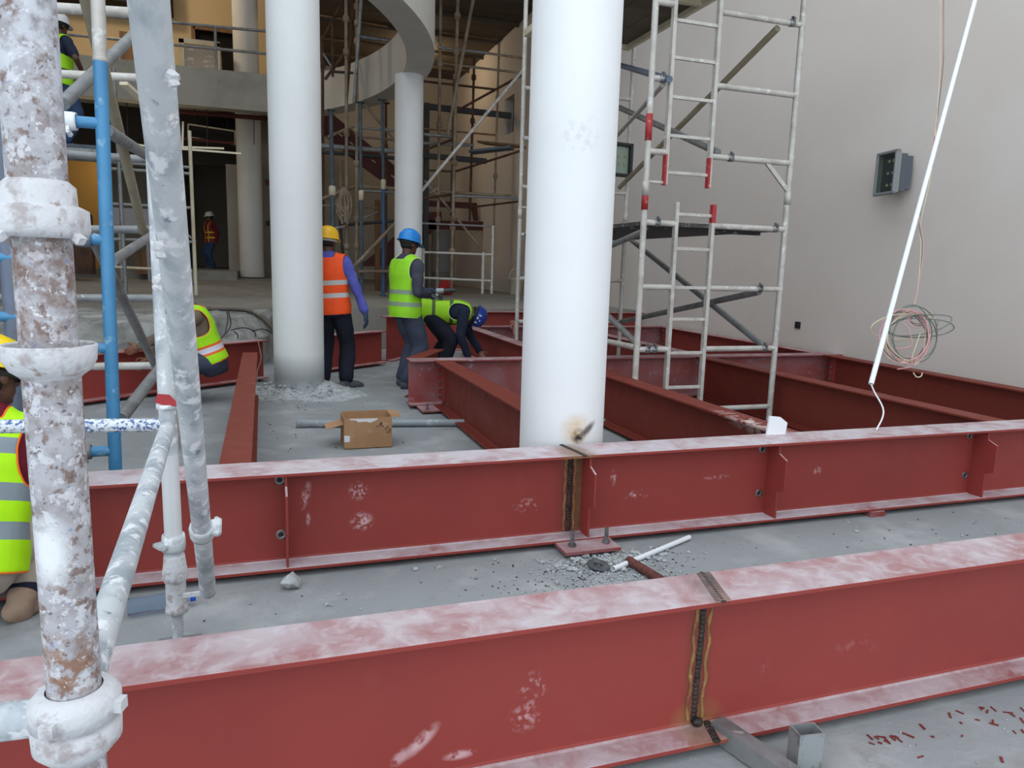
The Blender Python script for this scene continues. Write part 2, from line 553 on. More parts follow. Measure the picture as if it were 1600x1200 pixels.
struct('wall_corridor', MB().span((-9, 32, 0), (0, 32.2, 5.5)).span((-0.62, 25.25, 0.5), (-0.5, 32, 5.5)).span((-9, 27.0, 0.5), (-2.75, 27.2, 5.5)), M_WALL_BACK, 'far corridor wall below the upper floor')
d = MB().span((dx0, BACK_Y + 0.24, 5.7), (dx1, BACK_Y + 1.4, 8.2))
struct('door_1', d, mat('room_shade_paint', rgb(14, 12, 11), 0.95), 'doorway in the beige upper wall filled with painted shade')  # solid near-black block, painted as the shade behind the doorway
b = MB().span((dx0 - 0.06, BACK_Y - 0.03, 5.7), (dx0 + 0.05, BACK_Y + 0.05, 8.2)).span((dx0, BACK_Y - 0.03, 8.12), (dx1, BACK_Y + 0.05, 8.22))
struct('trim_1', b, M_WOOD, 'brown timber frame around the upper doorway')
struct('wall_left_blocker', MB().span((-7.7, 2.5, -0.2), (-7.5, 33, 12)), mat('blocker_dark', rgb(120, 114, 106), 0.9))  # unseen wall added and kept dark to hold light off the beam sides
# roof and the soffit of boarded formwork over the rear hall
struct('ceiling', MB().span((-9.2, 10.5, 10.8), (WALL_X + 0.25, 33, 11.0)), M_WALL)
b = MB().span((0.75, 11.5, 7.5), (WALL_X, BACK_Y, 7.62))
for k in range(8):
    y = 12.3 + k * 1.6
    b.span((0.75, y, 7.42), (WALL_X, y + 0.09, 7.5))
struct('ceiling_boards', b, M_PLY, 'brown boarded soffit on joists over the rear hall')
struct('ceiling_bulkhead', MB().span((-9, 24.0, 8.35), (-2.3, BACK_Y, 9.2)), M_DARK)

# upper slab edge and the curved ring beam
cx, cy, R1, R2 = -4.62, 14.6, 7.2, 7.68
ZB, ZT = 4.9, 5.76
b = MB()
b.span((-9, 19.35, ZB), (0.3, 19.75, ZT))
b.span((-9, 19.75, 5.42), (1.0, 33, 5.7))
b.span((-9, 19.70, ZT), (0.3, 19.75, ZT + 0.02))
b.span((-9, 19.80, ZT - 0.1), (0.3, 20.0, ZT + 0.04))
struct('trim_slab_edge', b, M_FASCIA, 'grey concrete edge of the upper floor slab')
b = MB()
na = 96
a0, a1 = math.radians(-100), math.radians(47)
vs = []
for i in range(na + 1):
    a = a0 + (a1 - a0) * i / na
    for r, z in ((R1, ZB), (R2, ZB), (R2, ZT), (R1, ZT)):
        vs.append((cx + r * math.cos(a), cy + r * math.sin(a), z))
for j in range(4):
    b.add(vs, [(i * 4 + j, i * 4 + (j + 1) % 4, i * 4 + 4 + (j + 1) % 4, i * 4 + 4 + j) for i in range(na)], True)
b.add(vs[:4], [(0, 1, 2, 3)])
b.add(vs[-4:], [(3, 2, 1, 0)])
ring = b.build('ring_beam', M_RING, base=(cx, cy, ZB))
for p in ring.data.polygons:
    p.use_smooth = False
tag(ring, 'pale curved ring beam sweeping overhead above the round column', 'beam')


# ------------------------------------------------------------------ columns
def column(label, x, y, r, z0, z1, m, parts=()):
    t = thing('round_column', label, 'column', (x, y, z0))
    MB().lathe([(r, 0), (r, z1 - z0)], (x, y, z0), n=64).build('shaft', m, t)
    return t


m_near = mat('near_column_paint', rgb(236, 237, 239), 0.7, layers=[
    ('noise', rgb(226, 227, 231), 1.2, 0.4, 0.7, 0.6), ('noise', rgb(200, 202, 208), 24, 0.73, 0.78, 0.4),
    ('spot', rgb(196, 186, 200), (-0.05, -0.24, 2.0), (0.13, 0.3, 0.12), 30, 0.45, 0.6, 0.35),
    ('spot', rgb(214, 184, 134), (-0.01, -0.23, 0.525), (0.10, 0.2, 0.10), 9, 0.25, 0.55, 0.8),
    ('spot', rgb(120, 84, 58), (0.0, -0.23, 0.495), (0.05, 0.2, 0.05), 20, 0.3, 0.5, 0.95),
    ('spot', rgb(84, 76, 74), (0.055, -0.22, 0.525), (0.075, 0.15, 0.026), 12, 0.25, 0.5, 0.9, (0, -0.7, 0)),
    ('spot', rgb(44, 34, 32), (0.0, -0.23, 0.482), (0.032, 0.2, 0.028), 20, 0.25, 0.45, 1.0)])
t = column('nearest white round column with a burn mark at its foot', 1.535, 3.615, 0.228, 0, 10.8, m_near)
m_c1 = mat('left_column_paint', rgb(224, 226, 226), 0.75, layers=[
    ('noise', rgb(214, 216, 216), 1.2, 0.4, 0.7, 0.6),
    ('spot', rgb(132, 137, 140), (0, 0, 0.10), (0.6, 0.6, 0.36), 5, 0.28, 0.36, 1.0),
    ('spot', rgb(206, 208, 210), (0, 0, 0.0), (0.6, 0.6, 0.2), 9, 0.42, 0.52, 0.9)])
t = column('white round column with a grey unpainted foot and rubble heap', 0.335, 7.76, 0.25, 0, 10.8, m_c1)
t = column('round column carrying the curved ring beam', 2.735, 14.5, 0.27, 0.66, ZB, M_WHITE_COL)
t = column('distant round column standing at the left rear corridor', -0.27, 21.6, 0.32, 0.9, 10.8, M_RING)


# ------------------------------------------------------------------ steel beams
def ibeam(mb, p0, p1, zt, zb, w, tf=0.014, tw=0.009):
    p0, p1 = V((p0[0], p0[1], 0)), V((p1[0], p1[1], 0))
    d = (p1 - p0).normalized()
    n = V((-d.y, d.x, 0))
    k = 0.012  # root fillet
    prof = [(-w / 2, zb), (w / 2, zb), (w / 2, zb + tf), (tw / 2 + k, zb + tf), (tw / 2 + k * .3, zb + tf + k * .3), (tw / 2, zb + tf + k),
            (tw / 2, zt - tf - k), (tw / 2 + k * .3, zt - tf - k * .3), (tw / 2 + k, zt - tf), (w / 2, zt - tf), (w / 2, zt), (-w / 2, zt),
            (-w / 2, zt - tf), (-tw / 2 - k, zt - tf), (-tw / 2 - k * .3, zt - tf - k * .3), (-tw / 2, zt - tf - k), (-tw / 2, zb + tf + k),
            (-tw / 2 - k * .3, zb + tf + k * .3), (-tw / 2 - k, zb + tf), (-w / 2, zb + tf)]
    mb.prism(prof, p0, n, V((0, 0, 1)), p1 - p0)
    return mb


ZTOP, ZBOT = 0.465, 0.03


def beam(label, p0, p1, zt=ZTOP, zb=ZBOT, w=0.18, m=M_RED, group=None):
    t = thing('steel_beam', label, 'beam', ((p0[0] + p1[0]) / 2, (p0[1] + p1[1]) / 2, 0), group)
    ibeam(MB(), p0, p1, zt, zb, w).build('beam_body', m, t, bevel=0.002)
    return t


def hexbolt(mb, p, axis, r=0.014, h=0.012):
    p, axis = V(p), V(axis).normalized()
    mb.cyl(p, p + axis * h, r, n=6)
    mb.cyl(p, p + axis * (h * 1.9), r * 0.55, n=8)
    return mb


# nearest beam
Y1 = 1.672
sp = lambda x, z, rx, rz, sc, lo, hi, am, rot=0: ('spot', rgb(214, 178, 182), (x, -0.005, z), (rx, 0.2, rz), sc, lo, hi, am, (0, rot, 0))
B1C = (-1.5 + 4.2) / 2
m_b1 = red_paint('red_primer_nearest_beam', [
    sp(0.355 - B1C, 0.15, 0.07, 0.022, 30, 0.35, 0.5, 0.8, -0.75), sp(0.30 - B1C, 0.115, 0.035, 0.02, 30, 0.45, 0.55, 0.6, -0.75),
    sp(0.455 - B1C, 0.09, 0.05, 0.016, 40, 0.4, 0.5, 0.75),
    sp(0.655 - B1C, 0.245, 0.05, 0.055, 60, 0.5, 0.6, 0.5), sp(0.635 - B1C, 0.165, 0.055, 0.05, 60, 0.5, 0.6, 0.5),
    sp(1.40 - B1C, 0.21, 0.02, 0.07, 30, 0.54, 0.66, 0.14), sp(1.75 - B1C, 0.2, 0.12, 0.06, 26, 0.54, 0.66, 0.10),
    ('spot', rgb(150, 110, 70), (1.175 - B1C, -0.02, 0.06), (0.10, 0.2, 0.07), 8, 0.25, 0.5, 0.7),
    ('spot', rgb(92, 56, 44), (1.165 - B1C, 0, 0.25), (0.055, 0.2, 0.5), 8, 0.2, 0.5, 0.55),
], dust=0.8, lo=0.34, hi=0.66)
t = beam('nearest red steel beam crossing the foreground with a black weld seam', (-1.5, Y1), (4.2, Y1), w=0.184, m=m_b1)
yw = Y1 - 0.0045
s = MB()
for k in range(28):     # weld bead up the web, and across both flanges
    z = 0.058 + k * 0.0138
    s.ball((1.163 + 0.022 * (z - 0.05) + random.uniform(-.001, .001), yw, z), (0.011, 0.006, 0.010), nu=10, nv=6)
s.build('weld_seam', M_SCORCH, t)
s = MB()
for k in range(14):
    f = k / 13.0
    s.ball((1.172 + 0.05 * f, Y1 - 0.09 + 0.18 * f, ZTOP), (0.009, 0.008, 0.002), nu=10, nv=6)
s.build('weld_seam', M_SCORCH, t)
s = MB()
for k in range(7):
    f = k / 6.0
    s.ball((1.165 + 0.02 * (1 - f) + 0.02, Y1 - 0.012 - 0.078 * f, ZBOT + 0.014), (0.013, 0.011, 0.006), nu=10, nv=6)
s.ball((1.17, Y1 - 0.014, ZBOT + 0.024), (0.018, 0.014, 0.014))
s.build('weld_seam', M_SCORCH, t)
s = MB()
for sg in (-1, 1):
    pts = []
    for k in range(20):
        z = 0.062 + k * 0.0195
        pts.append((1.163 + 0.022 * (z - 0.05) + sg * (0.024 + 0.004 * math.sin(k * 1.1 + sg)), yw - 0.0005, z))
    s.tube(pts, [0.0055 + 0.0015 * math.sin(k * 2.1) for k in range(20)], n=6)
s.build('scorch_line', M_BURN, t)
s = MB()
s.prism([(0, 0), (0.052, 0.178), (0.098, 0.178), (0.046, 0)], (1.150, Y1 - 0.089, ZTOP + 0.0003), (1, 0, 0), (0, 1, 0), (0, 0, 0.0012))
s.build('scorched_strip', mat('scorched_dusty_paint', rgb(140, 112, 104), 0.7, layers=[('noise', rgb(84, 72, 70), 14, 0.4, 0.62, 0.9)]), t)

# second beam
Y2 = 3.225
X2a, X2b = -1.55, 6.1
B2C = (X2a + X2b) / 2
m_b2 = red_paint('red_primer_second_beam', [
    sp(0.155 - B2C, 0.33, 0.022, 0.075, 40, 0.42, 0.55, 0.8, 0.25), sp(0.165 - B2C, 0.22, 0.012, 0.035, 40, 0.4, 0.55, 0.7),
    sp(0.385 - B2C, 0.335, 0.05, 0.05, 60, 0.5, 0.58, 0.75), sp(0.40 - B2C, 0.19, 0.06, 0.05, 50, 0.46, 0.56, 0.8),
    sp(1.665 - B2C, 0.31, 0.02, 0.05, 50, 0.46, 0.56, 0.7), sp(2.28 - B2C, 0.27, 0.09, 0.015, 50, 0.46, 0.56, 0.6),
    sp(1.80 - B2C, 0.21, 0.09, 0.03, 60, 0.54, 0.6, 0.6), sp(2.95 - B2C, 0.26, 0.035, 0.03, 40, 0.5, 0.56, 0.6, -0.5),
    sp(1.2 - B2C, 0.2, 0.08, 0.06, 50, 0.54, 0.6, 0.4),
    ('spot', rgb(96, 52, 44), (1.43 - B2C, -0.02, 0.25), (0.10, 0.3, 0.5), 6, 0.2, 0.5, 0.6),
    ('spot', rgb(140, 112, 80), (1.44 - B2C, -0.08, 0.46), (0.12, 0.3, 0.1), 8, 0.3, 0.5, 0.6)], dust=0.9, lo=0.30, hi=0.58)
t = beam('second red steel beam behind the nearest one with bolted stiffener plates', (X2a, Y2), (X2b, Y2), w=0.22, m=m_b2)
beam2 = t
yw = Y2 - 0.0045


def stiff(x, weld=False):
    """connection plate welded across the front half of the beam"""
    y0 = Y2 - 0.108
    p = [(yw, ZBOT + 0.014), (yw, ZTOP - 0.014), (y0 + 0.014, ZTOP - 0.014), (y0 + 0.012, ZTOP - 0.06), (y0 - 0.05, ZTOP - 0.085),
         (y0 - 0.05, ZTOP - 0.25), (y0 + 0.005, ZTOP - 0.27), (y0 + 0.005, ZBOT + 0.014)]
    mb = MB().prism(p, (x - 0.005, 0, 0), (0, 1, 0), (0, 0, 1), (0.01, 0, 0))
    return mb


for x in (0.072, 2.605, 4.125):
    pl = stiff(x).build('stiffener_plate', m_b2 if False else M_RED, t, bevel=0.0015)
    for z in (ZTOP - 0.055, ZBOT + 0.13):
        xo = 0.022 if x < 1 else 0.042
        bb = MB().lathe([(0.010, 0), (0.024, 0), (0.022, 0.003), (0.011, 0.003), (0.010, 0)], (x - xo, yw, z), (0, -1, 0), 20)
        rg = bb.build('ground_ring', M_STEEL, pl)
        MB().cyl((x - xo, yw + 0.001, z), (x - xo, yw - 0.001, z), 0.0108, n=16).build('bolt_hole', M_INK, pl)
stiff(1.492).build('stiffener_plate', M_RED, t, bevel=0.0015)
s = MB()
for k in range(27):
    z = 0.056 + k * 0.0145
    s.ball((1.425 + random.uniform(-.0015, .0015), yw, z), (0.015, 0.008, 0.011), nu=10, nv=6)
s.build('weld_seam', M_SCORCH, t)
s = MB()
for k in range(12):
    f = k / 11.0
    s.ball((1.452 - 0.03 * f, Y2 - 0.108 + 0.216 * f, ZTOP), (0.014, 0.014, 0.005), nu=10, nv=6)
s.build('weld_seam', M_SCORCH, t)
s = MB()
for sg in (-1, 1):
    s.tube([(1.425 + sg * (0.026 + 0.003 * math.sin(k * 1.3)), yw, 0.06 + k * 0.0195) for k in range(20)], 0.006, n=6)
s.build('scorch_line', M_BURN, t)
s = MB().span((1.452, yw - 0.002, ZBOT + 0.016), (1.487, yw, ZTOP - 0.016))
s.build('scorched_strip', mat('brown_scorched_paint', rgb(122, 92, 60), .7, layers=[('noise', rgb(108, 66, 48), 10, .42, .6, .8)]), t)
pl = MB().span((1.315, 2.985, 0.018), (1.605, 3.37, 0.036)).build('base_plate', M_RED_DULL, t, bevel=0.002)
for x in (1.375, 1.555):
    for y in (3.05, 3.345):
        bb = MB().cyl((x, y, 0.0), (x, y, 0.115), 0.010, n=10)
        hexbolt(bb, (x, y, 0.036), (0, 0, 1), 0.019, 0.016)
        bb.build('anchor_bolt', M_STEEL, pl)
for x, y in ((3.30, 3.24), (4.9, 3.24), (-0.6, 3.26)):
    MB().span((x - 0.05, y - 0.14, 0.0), (x + 0.05, y + 0.12, 0.03)).build('packing_plate', M_RED_DULL, t)


def end_bolts(t, x, y0, y1, z0=0.13, z1=0.40, side=-1, n=5):
    """the row of bolts through a fin plate, on the side of the web that is seen"""
    pl = MB().span((x + side * 0.004, y0, z0 - 0.05), (x + side * 0.013, y1, z1 + 0.04)).build('fin_plate', M_RED, t, bevel=0.0015)
    for k in range(n):
        z = z0 + (z1 - z0) * k / (n - 1)
        bb = MB()
        hexbolt(bb, (x + side * 0.013, (y0 + y1) / 2, z), (side, 0, 0), 0.015, 0.014)
        bb.build('bolt', M_STEEL, pl)


Y4 = 6.80
t = beam('red beam running back from the nearest column to the middle cross beam', (1.60, 3.86), (1.60, Y4 - 0.102), w=0.17, m=M_RED_CLEAN_SHADED)
end_bolts(t, 1.60, Y4 - 0.20, Y4 - 0.006)
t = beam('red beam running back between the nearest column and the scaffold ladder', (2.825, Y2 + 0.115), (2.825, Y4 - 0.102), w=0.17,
         m=red_paint('red_primer_scraped_shaded', [('noise', rgb(120, 43, 31), 2.0, 0.05, 0.35, 1.0), ('spot', rgb(210, 196, 190), (-0.03, -1.45, 0.465), (0.09, 0.5, 0.1), 16, 0.46, 0.54, 0.9)], dust=0.22, lo=.5, hi=.8))  # scraped patch is wear; the darker red paints in side shade
t = beam('red beam running back beneath the right side of the scaffold tower', (4.455, Y2 + 0.115), (4.455, Y4 - 0.102), w=0.17, m=M_RED_CLEAN_SHADED)
end_bolts(t, 4.455, Y4 - 0.20, Y4 - 0.10)
t = beam('red beam lying along the foot of the painted side wall, nearer length', (5.93, Y2 + 0.135), (6.14, Y4 - 0.102), w=0.17, m=M_RED_CLEAN_SHADED)
end_bolts(t, 6.13, Y4 - 0.24, Y4 - 0.14)
t = beam('dusty middle cross beam behind the nearest white column', (1.29, Y4), (6.34, Y4), w=0.2, m=M_RED_DULL)
s = MB().span((1.35, Y4 - 0.36, 0.018), (1.66, Y4 + 0.15, 0.034))
pl = s.build('base_plate', M_RED_DULL, t, bevel=0.002)
for x in (1.41, 1.60):
    for y in (Y4 - 0.30, Y4 + 0.1):
        bb = MB().cyl((x, y, 0.0), (x, y, 0.09), 0.010, n=10)
        hexbolt(bb, (x, y, 0.034), (0, 0, 1), 0.019, 0.016)
        bb.build('anchor_bolt', M_STEEL, pl)
Y5, Y6 = 10.6, 11.5
t = beam('red beam along the wall foot beyond the middle cross beam', (6.16, Y4 + 0.1), (6.24, Y5 - 0.1), w=0.17)
end_bolts(t, 5.94 + 0.24, Y5 - 0.24, Y5 - 0.12)
t = beam('red beam from the middle cross beam past the stooping worker', (2.86, Y4 + 0.1), (2.92, Y5 - 0.102), w=0.17)
end_bolts(t, 2.92, Y5 - 0.22, Y5 - 0.1)
t = beam('red beam behind the scaffold tower between both cross beams', (4.5, Y4 + 0.1), (4.54, Y5 - 0.102), w=0.17)
end_bolts(t, 4.54, Y5 - 0.22, Y5 - 0.1)
t = beam('rear red cross beam beyond the scaffold tower', (2.84, Y5), (6.34, Y5), w=0.2, m=M_RED_DULL)
t = beam('rearmost red cross beam against the raised slab', (1.9, Y6), (6.34, Y6), zt=0.63, zb=0.0, w=0.2, m=M_RED)
t = beam('narrow red beam running back on the left below the white column', (-0.135, Y2 + 0.115), (-0.135, 7.5), w=0.135, m=M_RED_CLEAN_SHADED)
t = beam('slanting red beam below the broken concrete at the left', (-3.2, 6.22), (-0.02, 8.72), w=0.19, m=red_paint('red_primer_less_dust', dust=0.6))  # same red primer with a thinner dust film
t = beam('short red beam end standing behind the worker in orange', (0.64, 9.2), (1.50, 9.86), w=0.19)
t = beam('stub of red beam behind the worker with the grinder', (1.62, 10.2), (2.15, 10.9), zt=0.63, zb=0.0, w=0.19)
t = beam('short red beam piece sticking out past the cross beam end', (1.36, 6.98), (1.8, 7.78), zt=0.45, zb=0.06, w=0.15, m=M_RED_CLEAN_SHADED)


# ================================================================== SCAFFOLDING
def T(parent, name, p0, p1, r, m, n=14):
    return MB().cyl(p0, p1, r, n=n).build(name, m, parent)


def coupler(parent, p, axis, m=M_STEEL, r=0.034, w=0.05, bolt=None, name='coupler'):
    """a clamp round a tube: two half shells, a hinge lug and a bolt with a nut"""
    p, axis = V(p), V(axis).normalized()
    x, y, d = frame_of(axis)
    b_ = MB().lathe([(r * .82, -w / 2), (r, -w / 2), (r + .002, -w / 4), (r + .002, w / 4), (r, w / 2), (r * .82, w / 2)], p, axis, 18)
    dirn = V(bolt).normalized() if bolt else x
    side = axis.cross(dirn).normalized()
    b_.bar(p + dirn * r * .9, p + dirn * (r + .024), w * .8, 0.012, axis)
    q = p + dirn * (r + .012)
    b_.cyl(q - side * .028, q + side * .028, 0.006, n=8)
    b_.cyl(q + side * .016, q + side * .026, 0.0115, n=6)
    return b_.build(name, m, parent)


# ---- near-left cuplock scaffold ------------------------------------------------
N = V((-0.249, 1.020, 0))
FN = V((-0.312, 2.62, 0))
lt = thing('cuplock_scaffold', 'near plaster-caked tube scaffold at the left edge with open cup joints', 'scaffold', (N.x, N.y, 0))
RS = 0.0318
M_OLIVE = mat('olive_grey_tube', rgb(160, 150, 128), .5, .1, layers=[('noise', rgb(136, 126, 104), 6, .42, .66, .8)])
def zpix(px, py, P):
    d = ray(px, py)
    return EYE.z + d.z * math.hypot(P.x, P.y) / math.hypot(d.x, d.y)
m_std = M_RUSTY
st = MB()
st.cyl((N.x, N.y, 0.0), (N.x, N.y, 3.2), RS, n=32)
so = st.build('standard', m_std, lt)
zt0, zt1 = zpix(60, 287, N), zpix(60, 372, N)
c = MB().lathe([(RS, zt0 + .004), (RS + .004, zt0), (RS + .0075, zt0 - .003), (RS + .0085, zt0 - 0.024), (RS + .020, zt0 - .030), (RS + .0205, zt1 + .010), (RS + .017, zt1),
                (RS + .001, zt1 + .008)], (N.x, N.y, 0), n=40)
for a in (-0.55, 1.0, 2.6, 4.1):   # lugs on the loose top cup
    q = V((math.cos(a), math.sin(a), 0))
    c.bar(V((N.x, N.y, zt1 + 0.006)) + q * (RS + .012), V((N.x, N.y, zt1 - 0.003)) + q * (RS + .0255), 0.011, 0.009, (0, 0, 1))
c.build('top_cup', M_PLASTER_CUP, lt)
zb0, zb1 = zpix(80, 537, N), zpix(85, 585, N)
c = MB().lathe([(RS, zb1 - .004), (RS + .004, zb1), (RS + .012, zb1 + .006), (RS + .0185, zb1 + .018), (RS + .0205, zb0 - .002), (RS + .0185, zb0),
                (RS + .0155, zb0 - .002), (RS + .011, zb1 + .014), (RS, zb1 + .010)], (N.x, N.y, 0), n=40)
c.build('bottom_cup', M_PLASTER_CUP, lt)
zn = 0.752
c = MB().lathe([(RS, zn - .06), (RS + .006, zn - .058), (RS + .021, zn - .040), (RS + .022, zn - .012), (RS + .013, zn - .008)], (N.x, N.y, 0), n=40)
c.lathe([(RS + .013, zn - .006), (RS + .023, zn - .004), (RS + .023, zn + .022), (RS + .012, zn + .034), (RS + .002, zn + .036)], (N.x, N.y, 0), n=40)
for a in (-1.9, -0.3, 2.4):
    q = V((math.cos(a), math.sin(a), 0))
    c.bar(V((N.x, N.y, zn + 0.012)) + q * (RS + .018), V((N.x, N.y, zn + 0.012)) + q * (RS + .032), 0.018, 0.016, (0, 0, 1))
c.build('closed_cup_joint', M_PLASTER_CUP, lt)
c = MB()
a = V((N.x, N.y, zn + .03))
dq = (V((FN.x, FN.y, 0)) - V((N.x, N.y, 0))).normalized()
# the ledger with its forged blade seated in the cup
c.cyl(a + dq * 0.055 - V((0, 0, .028)), V((FN.x, FN.y, 0.797)) - dq * .03, 0.0242, n=24)
c.bar(a + dq * 0.028 - V((0, 0, .03)), a + dq * 0.07 - V((0, 0, .03)), 0.020, 0.075, (0, 0, 1))
c.build('ledger', M_WASHED, lt)
c = MB().cyl((N.x - .03, N.y, zn), (N.x - 1.3, N.y + .05, zn), 0.0242, n=20)
c.build('ledger', M_WASHED, lt)
# far standard on a screw jack
fs = MB().cyl((FN.x, FN.y, 0.335), (FN.x, FN.y, 3.2), 0.0275, n=24)
so2 = fs.build('standard', M_WASHED, lt)
for z0_, z1_, mm in ((0.872, 0.905, M_REDTAPE),):
    MB().prism([(-.034, -.012), (-.012, -.022), (.03, -.028), (.034, -.016), (.01, .012), (-.026, .016)], (FN.x + .002, FN.y - .0302, .895), (1, 0, 0), (0, 0, 1), (0, .002, 0)).build('tape_mark', M_REDTAPE, so2)
MB().cyl((FN.x, FN.y, .40), (FN.x, FN.y, .70), 0.0283, n=24).build('red_sleeve', mat('red_painted_side', rgb(186, 40, 46), 0.5, layers=[
    ('noise', rgb(214, 214, 216), 3.0, 0.2, 0.3, 1.0, (1, 0, 0)), ('band', rgb(206, 208, 210), 'X', -9.0, FN.x - N.x + 0.006)]), so2)
MB().lathe([(.0275, .855), (.034, .855), (.034, .872), (.0275, .872)], (FN.x, FN.y, 0), n=24).build('collar', M_WASHED, so2)
jk = MB().lathe([(.0275, .345), (.033, .345), (.035, .33), (.038, .30), (.041, .285), (.041, .262), (.036, .25), (.033, .245), (.033, .16), (.037, .15), (.037, .135), (.0, .135)], (FN.x, FN.y, 0), n=20)
jk.bar((FN.x + .02, FN.y - .02, .20), (FN.x + .095, FN.y - .05, .215), 0.012, 0.014)
jk.build('jack_nut', M_PLASTER_CUP, lt)
pr = []
for k in range(22):
    z = 0.012 + k * .0062
    pr.append((0.0195 if k % 2 else 0.0155, z))
MB().lathe(pr, (FN.x, FN.y, 0), n=16).cyl((FN.x, FN.y, 0.0), (FN.x, FN.y, .14), .0152, n=12).build('jack_screw', M_WASHED, lt)
MB().span((FN.x - .07, FN.y - .07, 0), (FN.x + .07, FN.y + .07, .008)).build('jack_foot', M_GREYTUBE, lt)
lc = MB().cyl((FN.x, FN.y, .80), (-1.9, 2.86, .80), 0.0225, n=20)
lc.build('ledger', M_BLUEWHITE, lt)
# slanting brace clamped to the far standard
p0, p1 = at_d(232, 0, .898), at_d(325, 925, 2.36)
dd = (p1 - p0).normalized()
MB().pipe(p0 - dd * 0.5, p1, 0.0245, n=28).build('brace', M_WASHED, lt)
q = at_d(304, 842, 2.0)
q = p0 + dd * ((q - p0).dot(dd))
coupler(lt, q, dd, M_WASHED, .031, .055, bolt=(0.9, -0.3, 0.3), name='swivel_coupler')
coupler(lt, (FN.x, FN.y, zpix(285, 846, FN)), (0, 0, 1), M_WASHED, .036, .06, bolt=(-0.8, -0.5, 0), name='swivel_coupler')
for px, py, dp, s in ((250, 388, 1.09, .020), (246, 440, 1.11, .017), (270, 118, .945, .016), (272, 185, .97, .012)):
    w_ = at_d(px, py, dp)
    MB().stone(w_, s * .62, int(py), 1.0).stone(w_ - V((0, 0, s * .5)), s * .5, int(py) + 1, 1.0).build('plaster_lump', M_PLASTER_CUP, lt)

# ---- blue ladder frame scaffold behind it -----------------------------------------
YB = 3.62
bt = thing('blue_frame_scaffold', 'blue painted frame scaffold with grey diagonal tubes behind the second beam', 'scaffold', (-.64, YB, 0))
Ba, Bb = at_y(153, 0, YB), at_y(180.5, 735, YB)


def on_post(z):      # the blue standard leans a little
    return Ba + (Bb - Ba) * ((z - Ba.z) / (Bb.z - Ba.z))


def post_z(py):
    return (Ba + (Bb - Ba) * (py / 735)).z


zj = post_z(88)
ax_ = (Ba - Bb).normalized()
MB().cyl(on_post(0), on_post(zj), .0275, n=24).build('standard', M_BLUETUBE, bt)
MB().cyl(on_post(zj + .006), on_post(4.2), .0275, n=24).lathe([(.0275, 0), (.029, .002), (.029, .014), (.0275, .016)], on_post(zj - .002), ax_, n=24).build('upper_standard', M_GALV, bt)
zl = [post_z(y) for y in (180, 357, 530, 701)]
for k, z in enumerate(zl):
    T(bt, 'ledger', on_post(z), (Ba.x - 1.6, YB - .02, z), .024, M_BLUETUBE)
T(bt, 'standard', (Ba.x - 1.6, YB - .02, 0), (Ba.x - 1.6, YB - .02, 4.2), .0275, M_BLUETUBE)
coupler(bt, on_post(zl[0]) - V((.125, .003, 0)), (1, 0, 0), M_PVC, .036, .058, bolt=(0, -.3, -1))
coupler(bt, on_post(zl[1]) - V((.085, .003, 0)), (1, 0, 0), M_SLATE, .033, .055, bolt=(0, -.3, 1))
coupler(bt, on_post(zl[3]) - V((.12, .003, 0)), (1, 0, 0), M_GREYTUBE, .033, .055, bolt=(0, -.3, -1))
# ladder side of the frame: a slate stile with blue rungs to its left
Lx = at_y(16, 400, 3.5)
MB().cyl((Lx.x, 3.5, 0), (Lx.x, 3.5, 4.2), .040, n=20).build('ladder_stile', M_SLATE, bt)
for py in (60, 185, 290, 402, 494, 590):
    z = zpix(16, py, V((Lx.x, 3.5, 0)))
    T(bt, 'rung', (Lx.x + .03, 3.5 - .02, z), (Lx.x - .5, 3.5 - .02, z), .021, M_BLUETUBE)
T(bt, 'ladder_stile', (Lx.x - .5, 3.48, 0), (Lx.x - .5, 3.48, 4.2), .026, M_BLUETUBE)
# rear bay of the same scaffold and its diagonals
YR = 5.6


def seg(parent, a, ya, b_, yb, r, m, name):
    return T(parent, name, at_y(a[0], a[1], ya), at_y(b_[0], b_[1], yb), r, m)


for a, ya, c_, yb, r, m, nm in (
        ((125, -40), 3.75, (224, 362), YR, .029, M_OLIVE, 'brace'),
        ((146, 372), 3.75, (246, 578), YR, .026, M_GREYTUBE, 'brace'),
        ((98, 162), 3.70, (222, 42), 4.9, .028, M_GREYTUBE, 'brace'),
        ((166, 203), 3.75, (240, 250), YR, .030, M_GREYTUBE, 'brace'),
        ((176, 408), 3.80, (252, 358), YR, .024, M_GREYTUBE, 'brace'),
        ((188, 655), 3.72, (262, 560), 4.6, .030, M_GREYTUBE, 'brace'),
        ((60, 114), YR, (262, 124), YR, .026, M_GALV, 'ledger'),
        ((100, 240), YR, (262, 252), YR, .026, M_GREYTUBE, 'ledger'),
        ((110, 358), YR, (262, 359), YR, .027, M_GREYTUBE, 'ledger'),
        ((-40, 465), YR, (262, 466), YR, .027, M_GREYTUBE, 'ledger'),
        ((110, 573), YR, (262, 571), YR, .026, M_GALV, 'ledger'),
        ((80, 12), 6.2, (205, 20), 6.2, .036, M_GALV, 'ledger')):
    seg(bt, a, ya, c_, yb, r, m, nm)
pr = at_y(262, 400, YR)
T(bt, 'standard', (pr.x, YR, 0), (pr.x, YR, 4.5), .027, M_GALV)
pl = at_y(-60, 400, YR)
T(bt, 'standard', (pl.x, YR, 0), (pl.x, YR, 4.5), .027, M_GALV)
s = MB().bar(at_y(193, 130, 5.2), at_y(222, 156, 5.4), .05, .02)
s.build('steel_strip', M_CREAM, bt)

